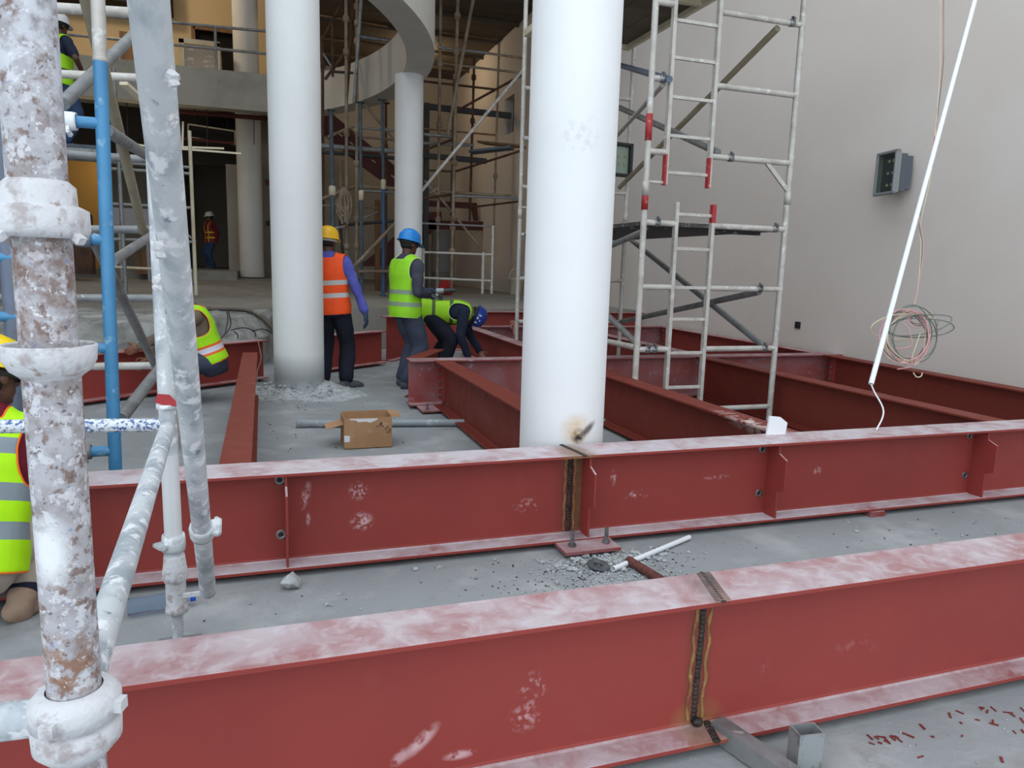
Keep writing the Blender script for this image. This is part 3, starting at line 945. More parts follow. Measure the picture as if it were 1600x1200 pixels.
# ---- white mobile frame on the raised slab, behind the blue scaffold ------------------------
YW = 13.6
wt = thing('rolling_frame_scaffold', 'slender white frame scaffold standing on the rear slab at the left', 'scaffold', at_z(240, 452, .74))
a_ = at_y(172, 455, YW)
c_ = at_y(306, 452, YW)
zf = .74
for p in (a_, c_):
    T(wt, 'leg', (p.x, YW, zf), (p.x, YW, at_y(306, 205, YW).z), .030, M_CREAM)
for py in (258, 268, 322, 376):
    z = at_y(240, py, YW).z
    T(wt, 'rung', (a_.x, YW, z), (c_.x, YW, z), .026, M_GREYTUBE)
for p in ((172, 415), (240, 420)):
    pass
T(wt, 'ledger', at_y(176, 417, YW), at_y(300, 423, YW), .022, M_CREAM)
T(wt, 'brace', at_y(285, 360, YW), at_y(306, 378, YW), .022, M_GREYTUBE)

# ---- aluminium-white scaffold tower by the side wall -------------------------------------------
tw = thing('frame_scaffold_tower', 'white painted frame scaffold tower with ladder beside the right wall', 'scaffold', (3.63, 6.89, 0))
XA, XB, YF, YK = 2.937, 4.322, 5.38, 8.395
RP = .0255
for (x, y, z0, bits) in ((XA, YF, 0.0, 1), (XB, YF, 0.0, 1), (XA + .10, YK + .33, 0.0, 0), (XB, YK, 0.0, 0)):
    MB().cyl((x, y, z0), (x, y, 2.009), RP, n=20).build('post', M_GALV, tw)
    MB().cyl((x, y, 2.015), (x, y, 5.0), RP, n=20).lathe([(RP, 1.953), (RP + .003, 1.953), (RP + .003, 2.064), (RP, 2.064)], (x, y, 0), n=20).build('upper_post', M_GALV, tw)
for z0, z1 in ((2.380, 2.584), (1.842, 2.018)):
    MB().lathe([(RP + .001, z0), (RP + .002, z0), (RP + .002, z1), (RP + .001, z1)], (XA, YF, 0), n=20).build('tape_mark', M_REDTAPE, tw)
hz = (.705, 1.225, 1.744, 2.301, 2.857, 3.419)


def frame(y, xa, xb, lower, upper, near):
    for z in hz:
        up = z > 2.0
        l0, l1 = (upper if up else lower)
        T(tw, 'ledger', (xa, y, z), (l0, y, z), .024, M_GALV)
        T(tw, 'ledger', (l1, y, z), (xb, y, z), .024, M_GALV)
    T(tw, 'ledger', (lower[1], y, .177), (xb, y, .177), .021, M_GALV)
    T(tw, 'ledger', (xa, y, 2.064), (upper[0], y, 2.064), .013, M_GALV)
    for (l0, l1), z0, z1, zs in ((lower, .228, 1.916, (.376, .673, .960, 1.225, 1.545, 1.823)), (upper, 2.046, 4.18, (2.148, 2.435, 2.732, 3.029, 3.307, 3.604, 3.90))):
        for k, x in enumerate((l0, l1)):
            w = MB().span((x - .016, y - .024, z0 + (.13 if (k == 0 and z0 < 1) else 0)), (x + .016, y + .024, z1)).build('ladder_stile', M_GALV, tw, bevel=.004)
            zz = (z0, z0 + .24) if z0 > 1 else (z1 - .15, z1)
            if near and not (z0 < 1 and k == 0):
                MB().span((x - .0175, y - .0255, zz[0]), (x + (.0175 if z0 < 1 else .0), y + .02, zz[1])).build('tape_mark', M_REDTAPE, w)
        for z in zs:
            MB().span((l0, y - .012, z - .013), (l1, y + .012, z + .013)).build('rung', M_GALV, tw, bevel=.003)


frame(YF, XA, XB, (3.233, 3.581), (3.107, 3.516), True)
frame(YK, XA, XB, (3.664, 4.026), (3.664, 4.044), False)
MB().bar((XB - .24, YF, 2.287), (XB, YF, 2.064), .035, .02, (0, 1, 0)).build('gusset', M_GALV, tw)
for (a, ya, c2, yc, r, m) in (
        ((955, 98), YK, (1046, 124), YF - .05, .027, M_SLATE),
        ((1215, 44), YF + .04, (968, 293), YK - .05, .028, M_OLIVE),
        ((950, 160), YK, (1122, 238), YF + .04, .030, M_GREYTUBE),
        ((1036, 132), YF + .05, (955, 222), YK, .022, M_GALV),
        ((984, 373), YK - .04, (1195, 542), YF + .04, .030, M_GREYTUBE),
        ((970, 503), YK - .04, (1186, 456), YF + .04, .029, M_GREYTUBE),
        ((1004, 362), YF + .05, (860, 425), YK, .027, M_GREYTUBE),
        ((998, 540), YF + .05, (860, 405), YK, .026, M_GREYTUBE),
        ((993, 543), YF + .05, (830, 508), YK, .026, M_GALV)):
    seg(tw, a, ya, c2, yc, r, m, 'brace')
for x, z in ((XA + .093, 2.857), (XA + .093, .705), (XA + .158, .705), (XB - .12, .705), (XB - .22, 1.225), (3.71, 2.301), (XB - .11, 1.744), (XA + .12, 1.744), (XB - .11, 3.419)):
    coupler(tw, (x, YF - .004, z), (1, 0, 0), M_STEEL, .028, .045, bolt=(0, -.6, 1))
s = MB()
for k in range(4):
    x0 = XA + .037 + k * .329
    s.span((x0, YF + .03, 1.726), (x0 + .320, YK - .03, 1.758))
s.span((XA + .037, YF + .25, 1.70), (XB - .06, YF + .30, 1.726))
s.build('platform_boards', mat('dark_platform_board', rgb(64, 62, 62), 0.7, layers=[('noise', rgb(150, 148, 146), 22, 0.58, 0.66, 0.7)]), tw)
s = MB()
for k in range(4):
    x0 = XA + .037 + k * .334
    s.span((x0, YF - .3, 4.059), (x0 + .325, YK + .1, 4.096))
o = s.build('upper_platform', M_PLY, tw)
s = MB()
for x in (XA + .03, XB - .05):
    s.span((x - .025, YF - .3, 4.003), (x + .025, YK + .1, 4.077))
for y in (YF - .28, 6.86, YK + .08):
    s.span((XA + .03, y - .03, 4.008), (XB - .05, y + .03, 4.059))
s.build('platform_frame', M_CREAM, tw)

# ---- scaffold in the rear hall: cuplock tubes, ledgers and props -------------------------------------
def cup_standard(parent, a, c2, y, r, m, cups=(), m_cup=None):
    p, q = at_y(a[0], a[1], y), at_y(c2[0], c2[1], y)
    b_ = MB().cyl(p, q, r, n=10)
    dv = (q - p)
    for py in cups:
        f = (py - a[1]) / (c2[1] - a[1])
        w = p + dv * f
        b_.lathe([(r, -.07), (r * 1.9, -.05), (r * 1.9, .05), (r, .07)], w, dv, 10)
    return b_.build('standard', m, parent)


YS = 16.2
rs = thing('cuplock_scaffold', 'rusty tube scaffold crowded between the two white columns in the rear hall', 'scaffold', at_z(545, 440, .68))
RS_ = .030
for a, c2, y, r, m, cups in (
        ((540.6, -30), (542, 455), YS, .034, M_BROWNTUBE, (26, 76, 200, 330, 382)),
        ((554, -10), (541, 158), YS + .3, .036, M_DKBROWN, ()),
        ((558, -30), (557, 455), YS - .2, .032, M_BROWNTUBE, (8, 33, 60, 197, 248, 337, 381)),
        ((566, -20), (553, 160), YS - .3, .033, M_GREYTUBE, ()),
        ((504, 55), (505, 455), YS + 1.2, .034, M_DKBROWN, (100,)),
        ((519.5, 38), (520, 120), YS + 1, .028, M_DKBROWN, ()),
        ((533, 250), (531, 455), YS + .8, .034, M_BROWNTUBE, (300,)),
        ((530, 330), (540, 455), YS + .2, .03, M_DKSTEEL, ())):
    cup_standard(rs, a, c2, y, r, m, cups)
for a, c2, y, r, m, nm in (
        ((494, 23), (606, 42), YS + 1.2, .024, M_WOOD, 'ledger'),
        ((562, 57), (618, 65), YS + 1.2, .040, M_GREYTUBE, 'ledger'),
        ((506, 60), (616, 75), YS + 1.4, .022, M_WOOD, 'ledger'),
        ((508, 124), (541, 80), YS + 1.1, .034, M_DKBROWN, 'brace'),
        ((505, 84), (523, 112), YS + 1.1, .028, M_GREYTUBE, 'brace'),
        ((503, 64), (538, -4), YS + 1.1, .028, M_DKBROWN, 'brace'),
        ((521, 112), (552, 114), YS + 1.0, .028, M_DKSTEEL, 'ledger'),
        ((560, 199), (640, 207), YS, .026, M_GREYTUBE, 'ledger'),
        ((566, 214), (640, 221), YS + .9, .026, M_BROWNTUBE, 'ledger'),
        ((500, 228), (640, 238), YS + .2, .052, M_GREYTUBE, 'ledger'),
        ((500, 237), (640, 249), YS + .8, .042, M_DKSTEEL, 'ledger'),
        ((570, 163), (640, 248), YS + .4, .028, M_BROWNTUBE, 'brace'),
        ((500, 312), (558, 290), YS + .2, .034, M_BROWNTUBE, 'brace'),
        ((556, 291), (640, 296), YS + .2, .038, M_BROWNTUBE, 'ledger'),
        ((560, 298), (640, 302), YS - .1, .026, M_GREYTUBE, 'ledger'),
        ((498, 321), (590, 325), YS + .8, .022, M_BROWNTUBE, 'ledger'),
        ((566, 342), (590, 331), YS + .8, .022, M_GREYTUBE, 'brace'),
        ((530, 352), (620, 345), YS + .8, .036, M_DKSTEEL, 'ledger'),
        ((549, 421), (630, 335), YS - 1.0, .034, M_BROWNTUBE, 'brace'),
        ((560, 424), (640, 424), YS - .6, .032, M_BROWNTUBE, 'ledger'),
        ((516, 358), (541, 353), YS + .1, .026, M_GALV, 'ledger'),
        ((512, 214), (556, 196), YS + .1, .03, M_BROWNTUBE, 'brace')):
    seg(rs, a, y, c2, y, r, m, nm)
# steel props with collars
for i, (a, c2, zc, y, m, r, lab) in enumerate((
        ((517, 172), (521, 455), 298, YS - .5, M_PROP, .048, 'blue-grey steel prop nearest the white column with the rubble heap'),
        ((563, 160), (565, 455), 305, YS - .5, M_PROP, .038, 'blue-grey steel prop in the middle under the curved ring beam'),
        ((597, 156), (599, 455), 288, YS - .5, M_PROP, .038, 'blue-grey steel prop closest to the column carrying the ring beam'),
        ((603, 161), (603, 455), 232, YS + 1.2, M_DKBROWN, .034, 'thin red-brown prop behind the blue-grey props'))):
    p, q = at_y(a[0], a[1], y), at_y(c2[0], c2[1], y)
    q.z = .68
    pt = thing('steel_prop', lab, 'prop', q)
    zc = at_y(a[0], zc, y).z
    MB().cyl(V((q.x, q.y, zc)), p, r * .86, n=12).build('inner_tube', m, pt)
    MB().cyl(q, V((q.x, q.y, zc)), r, n=12).build('outer_tube', mat('prop_blue', rgb(58, 92, 136), .5) if i == 2 else m, pt)
    MB().lathe([(r, -.10), (r * 1.5, -.09), (r * 1.5, .07), (r * 1.1, .10)], (q.x, q.y, zc), n=12).build('collar', M_CREAM if i != 3 else m, pt)
    MB().box((q.x, q.y, q.z + .006), (.16, .16, .012)).build('foot_plate', m, pt)
    MB().box((p.x, p.y, p.z), (.16, .16, .012)).build('head_plate', m, pt)
o = MB().span(at_y(586.5, 312, YS + 1.5), at_y(593.5, 312, YS + 1.62) - V((0, 0, at_y(590, 312, YS + 1.5).z - .68)))
tag(o.build('timber_post', M_WOOD), 'brown timber board standing upright among the steel props', 'timber')

# right part of the rear scaffold
r2 = thing('cuplock_scaffold', 'tall tube scaffold in the rear corner between ring column and side wall', 'scaffold', at_z(720, 440, .66))
for a, c2, y, r, m, cups in (
        ((689, -20), (683, 455), YS, .032, M_BROWNTUBE, (57, 95, 188, 258, 338)),
        ((716, -30), (705, 455), YS - .3, .036, M_BROWNTUBE, (22, 75, 114, 247, 336, 350, 389)),
        ((744, -25), (718, 112), YS - .5, .036, M_BROWNTUBE, ()),
        ((718, 110), (699, 212), YS - .5, .034, M_BROWNTUBE, ()),
        ((741, 92), (734, 345), YS + 1.5, .030, M_DKBROWN, (120, 187)),
        ((780, 66), (769, 455), YS + 1.2, .026, M_BROWNTUBE, (150, 270)),
        ((710.5, 105), (704.5, 350), YS + 1.9, .030, M_DKBROWN, ())):
    cup_standard(r2, a, c2, y, r, m, cups)
for a, c2, ya, yb, r, m, nm in (
        ((692, 51), (777, 62), YS, YS + 1.2, .020, M_WOOD, 'ledger'),
        ((684, 74), (762, 83), YS, YS, .032, M_GREYTUBE, 'ledger'),
        ((760, 83), (818, 91), YS, YS, .026, M_BROWNTUBE, 'ledger'),
        ((690, 84), (741, 91), YS + .5, YS + 1.5, .020, M_WOOD, 'ledger'),
        ((690, 99), (815, 114), YS + .2, YS + .2, .026, M_BROWNTUBE, 'ledger'),
        ((661, 127), (775, 140), YS + 1, YS + 1, .026, M_DKBROWN, 'ledger'),
        ((674, 111), (712, 116), YS + 1, YS + 1, .026, M_DKBROWN, 'ledger'),
        ((714, 173), (818, 116), YS + 1, YS - .5, .028, M_DKBROWN, 'brace'),
        ((819, 107), (659, 298), YS - 1.2, YS - 1.2, .034, M_GALV, 'brace'),
        ((661, 201), (774, 211), YS, YS, .020, M_WOOD, 'ledger'),
        ((661, 210), (714, 214), YS - .1, YS - .1, .034, M_GREYTUBE, 'ledger'),
        ((661, 224), (740, 227), YS + .4, YS + .4, .034, M_GREYTUBE, 'ledger'),
        ((660, 236), (706, 218), YS + .3, YS - .2, .026, M_DKBROWN, 'brace'),
        ((711, 268), (816, 235), YS + .8, YS - .6, .026, M_DKBROWN, 'brace'),
        ((668, 266), (706, 268), YS + .6, YS + .6, .022, M_DKBROWN, 'ledger'),
        ((660, 310), (712, 303), YS, YS - .2, .030, M_DKBROWN, 'ledger'),
        ((678, 299), (816, 307), YS + .2, YS + .2, .030, M_BROWNTUBE, 'ledger'),
        ((706, 306), (816, 310), YS - .3, YS - .3, .026, M_GREYTUBE, 'ledger'),
        ((735, 324), (816, 314), YS + 1, YS - .5, .022, M_DKBROWN, 'brace'),
        ((687, 308), (756, 394), YS - .1, YS - .1, .028, M_BROWNTUBE, 'brace'),
        ((672, 303), (690, 290), YS, YS, .03, M_BROWNTUBE, 'brace'),
        ((663, 282), (684, 306), YS, YS, .026, M_GREYTUBE, 'brace'),
        ((660, 349), (773, 354), YS - .4, YS - .4, .022, M_GREYTUBE, 'ledger')):
    seg(r2, a, ya, c2, yb, r, m, nm)
for k, (qa, qb) in enumerate((((736, 238), (800, 231)), ((752, 223), (816, 229)))):
    pa, pb = at_y(qa[0], qa[1], YS - .4 + k * .8), at_y(qb[0], qb[1], YS - .9 + k * .5)
    MB().bar(pa, pb, .36, .045, (0, 0, 1)).build('scaffold_board', M_WOOD if k else M_PROP, r2)

# low white rolling frame in front of it
lf = thing('low_rolling_frame', 'low white tube frame standing on the slab edge behind the workers', 'scaffold', at_z(720, 458, .66))
YL = 15.0
for x in (661.5, 755, 769.5):
    p = at_y(x, 394 if x > 700 else 388, YL)
    T(lf, 'leg', (p.x, YL, at_y(x, 459, YL).z), p + V((0, 0, .0 if x < 760 else .55)), .030, M_GALV)
for ya, yb in ((394, 398), (434, 439)):
    T(lf, 'rail', at_y(661, ya, YL), at_y(770, yb, YL), .024, M_GALV)


# ================================================================== PEOPLE
import bmesh


def remesh(name, mb, m, parent, voxel, smooth=6, fold=0.0, fscale=9.0, seed=0.0, M=None, cut=None, solid=0.0, stretch=(1, 1, 1)):
    """one continuous skin grown round the shapes gathered in mb"""
    me = bpy.data.meshes.new('grow')
    me.from_pydata(mb.v, [], mb.f)
    o = bpy.data.objects.new('grow', me)
    COL.objects.link(o)
    r = o.modifiers.new('r', 'REMESH')
    r.mode = 'VOXEL'
    r.voxel_size = voxel
    s = o.modifiers.new('s', 'SMOOTH')
    s.factor = 0.5
    s.iterations = smooth
    dg = bpy.context.evaluated_depsgraph_get()
    ev = bpy.data.meshes.new_from_object(o.evaluated_get(dg))
    bpy.data.objects.remove(o)
    bpy.data.meshes.remove(me)
    bm = bmesh.new()
    bm.from_mesh(ev)
    bpy.data.meshes.remove(ev)
    if fold:
        bm.normal_update()
        for v in bm.verts:
            p = V((v.co.x * stretch[0], v.co.y * stretch[1], v.co.z * stretch[2])) * fscale + V((seed, seed * 1.7, 0))
            a = noise.noise(p) + 0.5 * noise.noise(p * 2.1)
            v.co += v.normal * (fold * a)
    if cut:
        kill = [f for f in bm.faces if cut(f.calc_center_median())]
        bmesh.ops.delete(bm, geom=kill, context='FACES')
        for _ in range(14):
            nw = {}
            for v in bm.verts:
                if v.is_boundary:
                    nb = [e.other_vert(v).co for e in v.link_edges if e.is_boundary]
                    if len(nb) == 2:
                        nw[v] = v.co * .5 + (nb[0] + nb[1]) * .25
            for v, c in nw.items():
                v.co = c
    trim = None
    if cut:
        trim = MB()
        for e in bm.edges:
            if e.is_boundary:
                trim.cyl(e.verts[0].co, e.verts[1].co, .0055, n=6, caps=True)
    for f in bm.faces:
        f.smooth = True
    out = bpy.data.meshes.new(name)
    bm.to_mesh(out)
    bm.free()
    out.materials.append(m)
    ob = bpy.data.objects.new(name, out)
    COL.objects.link(ob)
    ob.parent = parent
    if M is not None:
        ob.matrix_local = M
    else:
        out.transform(Matrix.Translation(-parent_origin(parent)))
    if solid:
        sd = ob.modifiers.new('cloth', 'SOLIDIFY')
        sd.thickness = solid
        sd.offset = 1
    ORG[ob.name] = parent_origin(parent)
    return ob, trim


def limb(mb, pts, rs, n=14):
    for i in range(len(pts) - 1):
        mb.cyl(pts[i], pts[i + 1], rs[i], rs[i + 1], n=n)
    for p, r in zip(pts, rs):
        mb.ball(p, r, nu=n, nv=8)
    return mb


def ik(a, t, l1, l2, pole):
    a, t, pole = V(a), V(t), V(pole)
    d = t - a
    L = min(d.length, (l1 + l2) * .999)
    d = d.normalized()
    t = a + d * L
    x = (l1 * l1 - l2 * l2 + L * L) / (2 * L)
    h = math.sqrt(max(l1 * l1 - x * x, 0))
    p = pole - d * pole.dot(d)
    p = p.normalized() if p.length > 1e-5 else frame_of(d)[0]
    return a + d * x + p * h, t


TORSO = [(-.10, .150, .112), (-.03, .166, .122), (.06, .162, .120), (.15, .148, .108), (.25, .156, .112), (.36, .176, .122), (.44, .180, .116), (.49, .150, .095), (.53, .085, .070), (.56, .05, .05)]


def torso_loft(mb, F, grow=0.0, rings=None, hem=-.10, n=28):
    """elliptical rings along the spine; F maps the torso frame (right, front, up) to where mb lives"""
    rings = rings or [r for r in TORSO if r[0] >= hem - 1e-6]
    vs = []
    for z, rx, ry in rings:
        for k in range(n):
            a = 2 * math.pi * k / n
            c, s = math.cos(a), math.sin(a)
            vs.append(F @ V((math.copysign(abs(c) ** .85, c) * (rx + grow), math.copysign(abs(s) ** .85, s) * (ry + grow), z + (grow if z > .45 else (-grow if z < -.09 else 0)))))
    m = len(rings)
    fs = [(i * n + k, i * n + (k + 1) % n, (i + 1) * n + (k + 1) % n, (i + 1) * n + k) for i in range(m - 1) for k in range(n)]
    fs += [tuple(range(n))[::-1], tuple(range((m - 1) * n, m * n))]
    mb.add(vs, fs, True)
    return mb


def basis(x, y, z, o):
    return Matrix(((x.x, y.x, z.x, o.x), (x.y, y.y, z.y, o.y), (x.z, y.z, z.z, o.z), (0, 0, 0, 1)))


def ortho(z, y):
    z = V(z).normalized()
    y = V(y)
    y = (y - z * y.dot(z)).normalized()
    return y.cross(z), y, z


def hand(mb, wrist, d, palm, side, curl=.5, s=1.0):
    """palm and five bent fingers; d: where the fingers point, palm: the way the palm faces, side: +1 right hand"""
    d = V(d).normalized()
    palm = V(palm)
    palm = (palm - d * palm.dot(d)).normalized()
    x = d.cross(palm) * side          # towards the thumb
    w = V(wrist)
    R = Matrix((x, palm, d)).transposed()
    mb.ball(w + d * .048 * s, (.040 * s, .017 * s, .054 * s), R, 14, 10)
    mb.cyl(w - d * .01, w + d * .03 * s, .026 * s, .028 * s, n=12)
    for k, (off, ln) in enumerate(((.029, .070), (.010, .078), (-.009, .073), (-.027, .058))):
        base = w + d * .088 * s + x * off * s
        a1, a2, a3 = curl * .55, curl * 1.25, curl * 1.75
        p = [base - d * .02 * s, base]
        for a, f in ((a1, .44), (a2, .32), (a3, .24)):
            p.append(p[-1] + (d * math.cos(a) + palm * math.sin(a)) * ln * f * s)
        limb(mb, p, [.0098 * s, .0098 * s, .0092 * s, .0085 * s, .0072 * s], 8)
    b = w + d * .028 * s + x * .030 * s
    p = [b, b + (d * .55 + x * .75 + palm * .35).normalized() * .034 * s]
    p.append(p[-1] + (d * .8 + x * .25 + palm * .6).normalized() * .030 * s)
    p.append(p[-1] + (d * .8 - x * .1 + palm * .75).normalized() * .024 * s)
    limb(mb, p, [.014 * s, .0125 * s, .011 * s, .009 * s], 8)


def person(label, loc, fwd, pose, look, voxel=.009):
    loc = V(loc)
    t = thing('person', label, 'person', loc)
    f = V((fwd[0], fwd[1], 0)).normalized()
    rt = V((f.y, -f.x, 0))
    W = basis(rt, f, V((0, 0, 1)), loc)
    w3 = W.to_3x3()
    S = pose.get('scale', 1.0)
    P = lambda p: W @ (V(p) * S)
    D = lambda d: (w3 @ V(d)).normalized()
    pel = P(pose['pelvis'])
    tx, ty, tz = ortho(D(pose.get('spine', (0, 0, 1))), D(pose.get('chest', (0, 1, 0))))
    TF = basis(tx, ty, tz, pel) @ Matrix.Scale(S, 4)
    sh = {1: TF @ V((.178, 0, .445)), -1: TF @ V((-.178, 0, .445))}
    hp = {1: pel + (rt * .088 - V((0, 0, .03))) * S, -1: pel - (rt * .088 + V((0, 0, .03))) * S}
    neck0 = TF @ V((0, -.005, .50))
    hx, hy, hz_ = ortho(D(pose.get('head_up', (0, 0, 1))), D(pose.get('head', (0, 1, 0))))
    nk = pose.get('necklen', 1.0)
    hc = neck0 + (tz * .06 * nk + hz_ * (.06 + .065 * nk) + hy * .018) * S
    HF = basis(hx, hy, hz_, hc) @ Matrix.Scale(S, 4)
    h3 = Matrix((hx, hy, hz_)).transposed()
    joints = {}
    for sd, nm in ((1, 'R'), (-1, 'L')):
        an, kp = pose['foot' + nm]
        kn, an = ik(hp[sd], P(an), .43 * S, .42 * S, D(kp))
        hn, ep = pose['hand' + nm]
        el, wr = ik(sh[sd], P(hn), .30 * S, .27 * S, D(ep))
        joints[sd] = (kn, an, el, wr)
    # --- body: one continuous surface
    b_ = MB()
    b_.ball(hc + hz_ * .012 * S - hy * .008 * S, (.074 * S, .094 * S, .104 * S), h3, 20, 14)
    b_.ball(HF @ V((0, .030, -.055)), (.056 * S, .062 * S, .062 * S), h3)
    b_.ball(HF @ V((0, .070, -.095)), (.026 * S, .020 * S, .018 * S), h3)
    b_.cyl(HF @ V((0, .088, .015)), HF @ V((0, .108, -.028)), .010 * S, .017 * S, n=8)
    b_.ball(HF @ V((0, .104, -.030)), (.018 * S, .014 * S, .012 * S), h3, 10, 8)
    b_.ball(HF @ V((0, .086, -.062)), (.026 * S, .012 * S, .010 * S), h3, 10, 8)
    b_.ball(HF @ V((0, .080, .028)), (.055 * S, .016 * S, .012 * S), h3, 12, 8)
    for sd in (1, -1):
        b_.ball(HF @ V((sd * .078, -.008, -.015)), (.010 * S, .020 * S, .033 * S), h3, 10, 8)
    limb(b_, [neck0 - tz * .06 * S, neck0 + tz * .03 * S, HF @ V((0, -.022, -.05))], [.066 * S, .056 * S, .056 * S])
    torso_loft(b_, TF)
    for sd, nm in ((1, 'R'), (-1, 'L')):
        kn, an, el, wr = joints[sd]
        limb(b_, [TF @ V((sd * .10, 0, .44)), sh[sd], el, wr], [.06 * S, .056 * S, .040 * S, .027 * S])
        hd, pm, cu = pose.get('grip' + nm, ((wr - el).normalized() if False else None, None, .55))
        hd = D(hd) if hd else (wr - el).normalized()
        pm = D(pm) if pm else -tx * sd
        hand(b_, wr, hd, pm, sd, cu, S)
        limb(b_, [hp[sd], kn, an], [.085 * S, .056 * S, .038 * S])
        toe = D(pose.get('toe' + nm, (0, 1, 0)))
        limb(b_, [an - toe * .008 * S, an - V((0, 0, .045 * S)) + toe * .09 * S, an - V((0, 0, .052 * S)) + toe * .15 * S], [.030 * S, .023 * S, .016 * S])
    body, _ = remesh('body', b_, look['skin'], t, voxel * .82, 4)
    eye = MB()
    for sd in (1, -1):
        eye.ball(HF @ V((sd * .031, .078, .005)), .0125 * S, nu=10, nv=8)
    eye.build('eyes', look.get('eye', M_EYE), t)
    # --- trousers
    q = MB()
    torso_loft(q, TF, 0, rings=[(-.13, .125, .10), (-.09, .160, .122), (-.03, .176, .132), (.04, .174, .130), (.075, .166, .124)])
    for sd in (1, -1):
        kn, an, el, wr = joints[sd]
        cf = kn + (an - kn) * .45
        hem = kn + (an - kn) * (.93 if not pose.get('hem') else pose['hem'])
        limb(q, [hp[sd] + V((0, 0, .02)), hp[sd] + (kn - hp[sd]) * .5, kn, cf, hem], [.106 * S, .102 * S, .090 * S, .088 * S, .082 * S])
    remesh('trousers', q, look['trousers'], t, voxel, 4, .011, 7, 3.1, stretch=(1, 1, .7))
    # --- shirt with sleeves
    q = MB()
    torso_loft(q, TF, .012, hem=pose.get('shirt_hem', -.10))
    limb(q, [neck0 - tz * .03 * S, neck0 + tz * .022 * S], [.078 * S, .066 * S])
    for sd in (1, -1):
        kn, an, el, wr = joints[sd]
        cuff = el + (wr - el) * (.93 if not look.get('short') else .05)
        if look.get('short'):
            cuff = sh[sd] + (el - sh[sd]) * .75
            limb(q, [TF @ V((sd * .10, 0, .44)), sh[sd], cuff], [.072 * S, .073 * S, .066 * S])
        else:
            limb(q, [TF @ V((sd * .10, 0, .44)), sh[sd], sh[sd] + (el - sh[sd]) * .5, el, cuff], [.072 * S, .072 * S, .064 * S, .056 * S, .043 * S])
    remesh('shirt', q, look['shirt'], t, voxel, 4, .009, 10, 1.3)
    # --- reflective vest, in the torso's own frame
    if look.get('vest'):
        q = MB()
        I = Matrix.Identity(4)
        torso_loft(q, Matrix.Translation((0, 0, -.03)) @ I, .034, hem=-.10)
        for sd in (1, -1):
            limb(q, [V((sd * .06, 0, .455)), V((sd * .165, 0, .440))], [.092, .092])
        hm = pose.get('vest_hem', -.10)

        def cut(c):
            if c.z < hm or (c.z > .50 and abs(c.x) < .088) or c.z > .56:
                return True
            if ((abs(c.x) - pose.get('hole', .235)) / .070) ** 2 + ((c.z - .40) / .165) ** 2 < 1:
                return True
            if c.y > .02 and c.z > .20 and abs(c.x) < .085 * (c.z - .20) / .30:
                return True
            return False
        vo, tr = remesh('safety_vest', q, look['vest'], t, voxel, 6, .008, 7, 2.2, M=Matrix.Translation(pel - loc) @ Matrix((tx, ty, tz)).transposed().to_4x4() @ Matrix.Scale(S, 4), cut=cut, solid=.004, stretch=(1, 1, .55))
        if look.get('trim'):
            me = bpy.data.meshes.new('vest_trim')
            me.from_pydata(tr.v, [], tr.f)
            o = bpy.data.objects.new('vest_trim', me)
            me.materials.append(look['trim'])
            COL.objects.link(o)
            o.parent = vo
    if look.get('sock'):
        for sd in (1, -1):
            kn, an, el, wr = joints[sd]
            MB().cyl(kn + (an - kn) * .70, an + (kn - an) * .02, .056 * S, .054 * S, n=20).build('sock', look['sock'], t)
    # --- boots
    for sd, nm in ((1, 'R'), (-1, 'L')):
        kn, an, el, wr = joints[sd]
        toe = D(pose.get('toe' + nm, (0, 1, 0)))
        up = D(pose.get('instep' + nm, (0, 0, 1)))
        q = MB()
        a = an - up * .055 * S
        limb(q, [an + (kn - an).normalized() * .07 * S, an, a - toe * .02 * S], [.052 * S, .052 * S, .050 * S])
        limb(q, [a - toe * .045 * S + up * .008, a + toe * .06 * S + up * .004, a + toe * .125 * S - up * .006 * S, a + toe * .165 * S - up * .014 * S], [.042 * S, .046 * S, .044 * S, .034 * S])
        bo, _ = remesh('boot', q, look['boots'], t, voxel * .9, 4)
        so_ = MB()
        c0 = a - up * .034 * S
        sx = toe.cross(up).normalized()
        out = []
        for k in range(20):
            an_ = 2 * math.pi * k / 20
            ex, ey = math.cos(an_), math.sin(an_)
            out.append((.046 * ex * (1.0 if ey > -.2 else .86) * S, (.06 + .145 * ey) * S))
        so_.prism(out, c0 - up * .016 * S, sx, toe, up * .020 * S)
        so_.build('sole', look.get('sole', M_BLACKPL), bo)
    # --- helmet and, below it, hair
    if look.get('helmet'):
        HM = HF @ Matrix.Translation((0, -.004, .022)) @ Matrix.Rotation(pose.get('tilt', -.10), 4, 'X')
        q = MB()
        n = 36
        prof = [(1.0, -.004), (1.0, .0), (.985, .03), (.93, .066), (.80, .098), (.58, .120), (.30, .131), (.0, .134)]
        vs = []
        for k_, z in prof:
            for k in range(n):
                a = 2 * math.pi * k / n
                vs.append(HM @ V((.108 * k_ * math.cos(a), (.134 * k_) * math.sin(a), z)))
        fs = [(i * n + k, i * n + (k + 1) % n, (i + 1) * n + (k + 1) % n, (i + 1) * n + k) for i in range(len(prof) - 1) for k in range(n)]
        q.add(vs, fs, True)
        vs = []
        for i, (g, z) in enumerate(((.96, .004), (1.0, .006), (1.1, -.004), (1.1, -.009), (.96, -.002))):
            for k in range(n):
                a = 2 * math.pi * k / n
                pk = max(0, math.sin(a)) ** 3 * (.045 if g > 1.05 else 0)
                vs.append(HM @ V((.108 * g * math.cos(a), .134 * g * math.sin(a) + pk, z - pk * .35)))
        q.add(vs, [(i * n + k, i * n + (k + 1) % n, (i + 1) * n + (k + 1) % n, (i + 1) * n + k) for i in range(4) for k in range(n)], True)
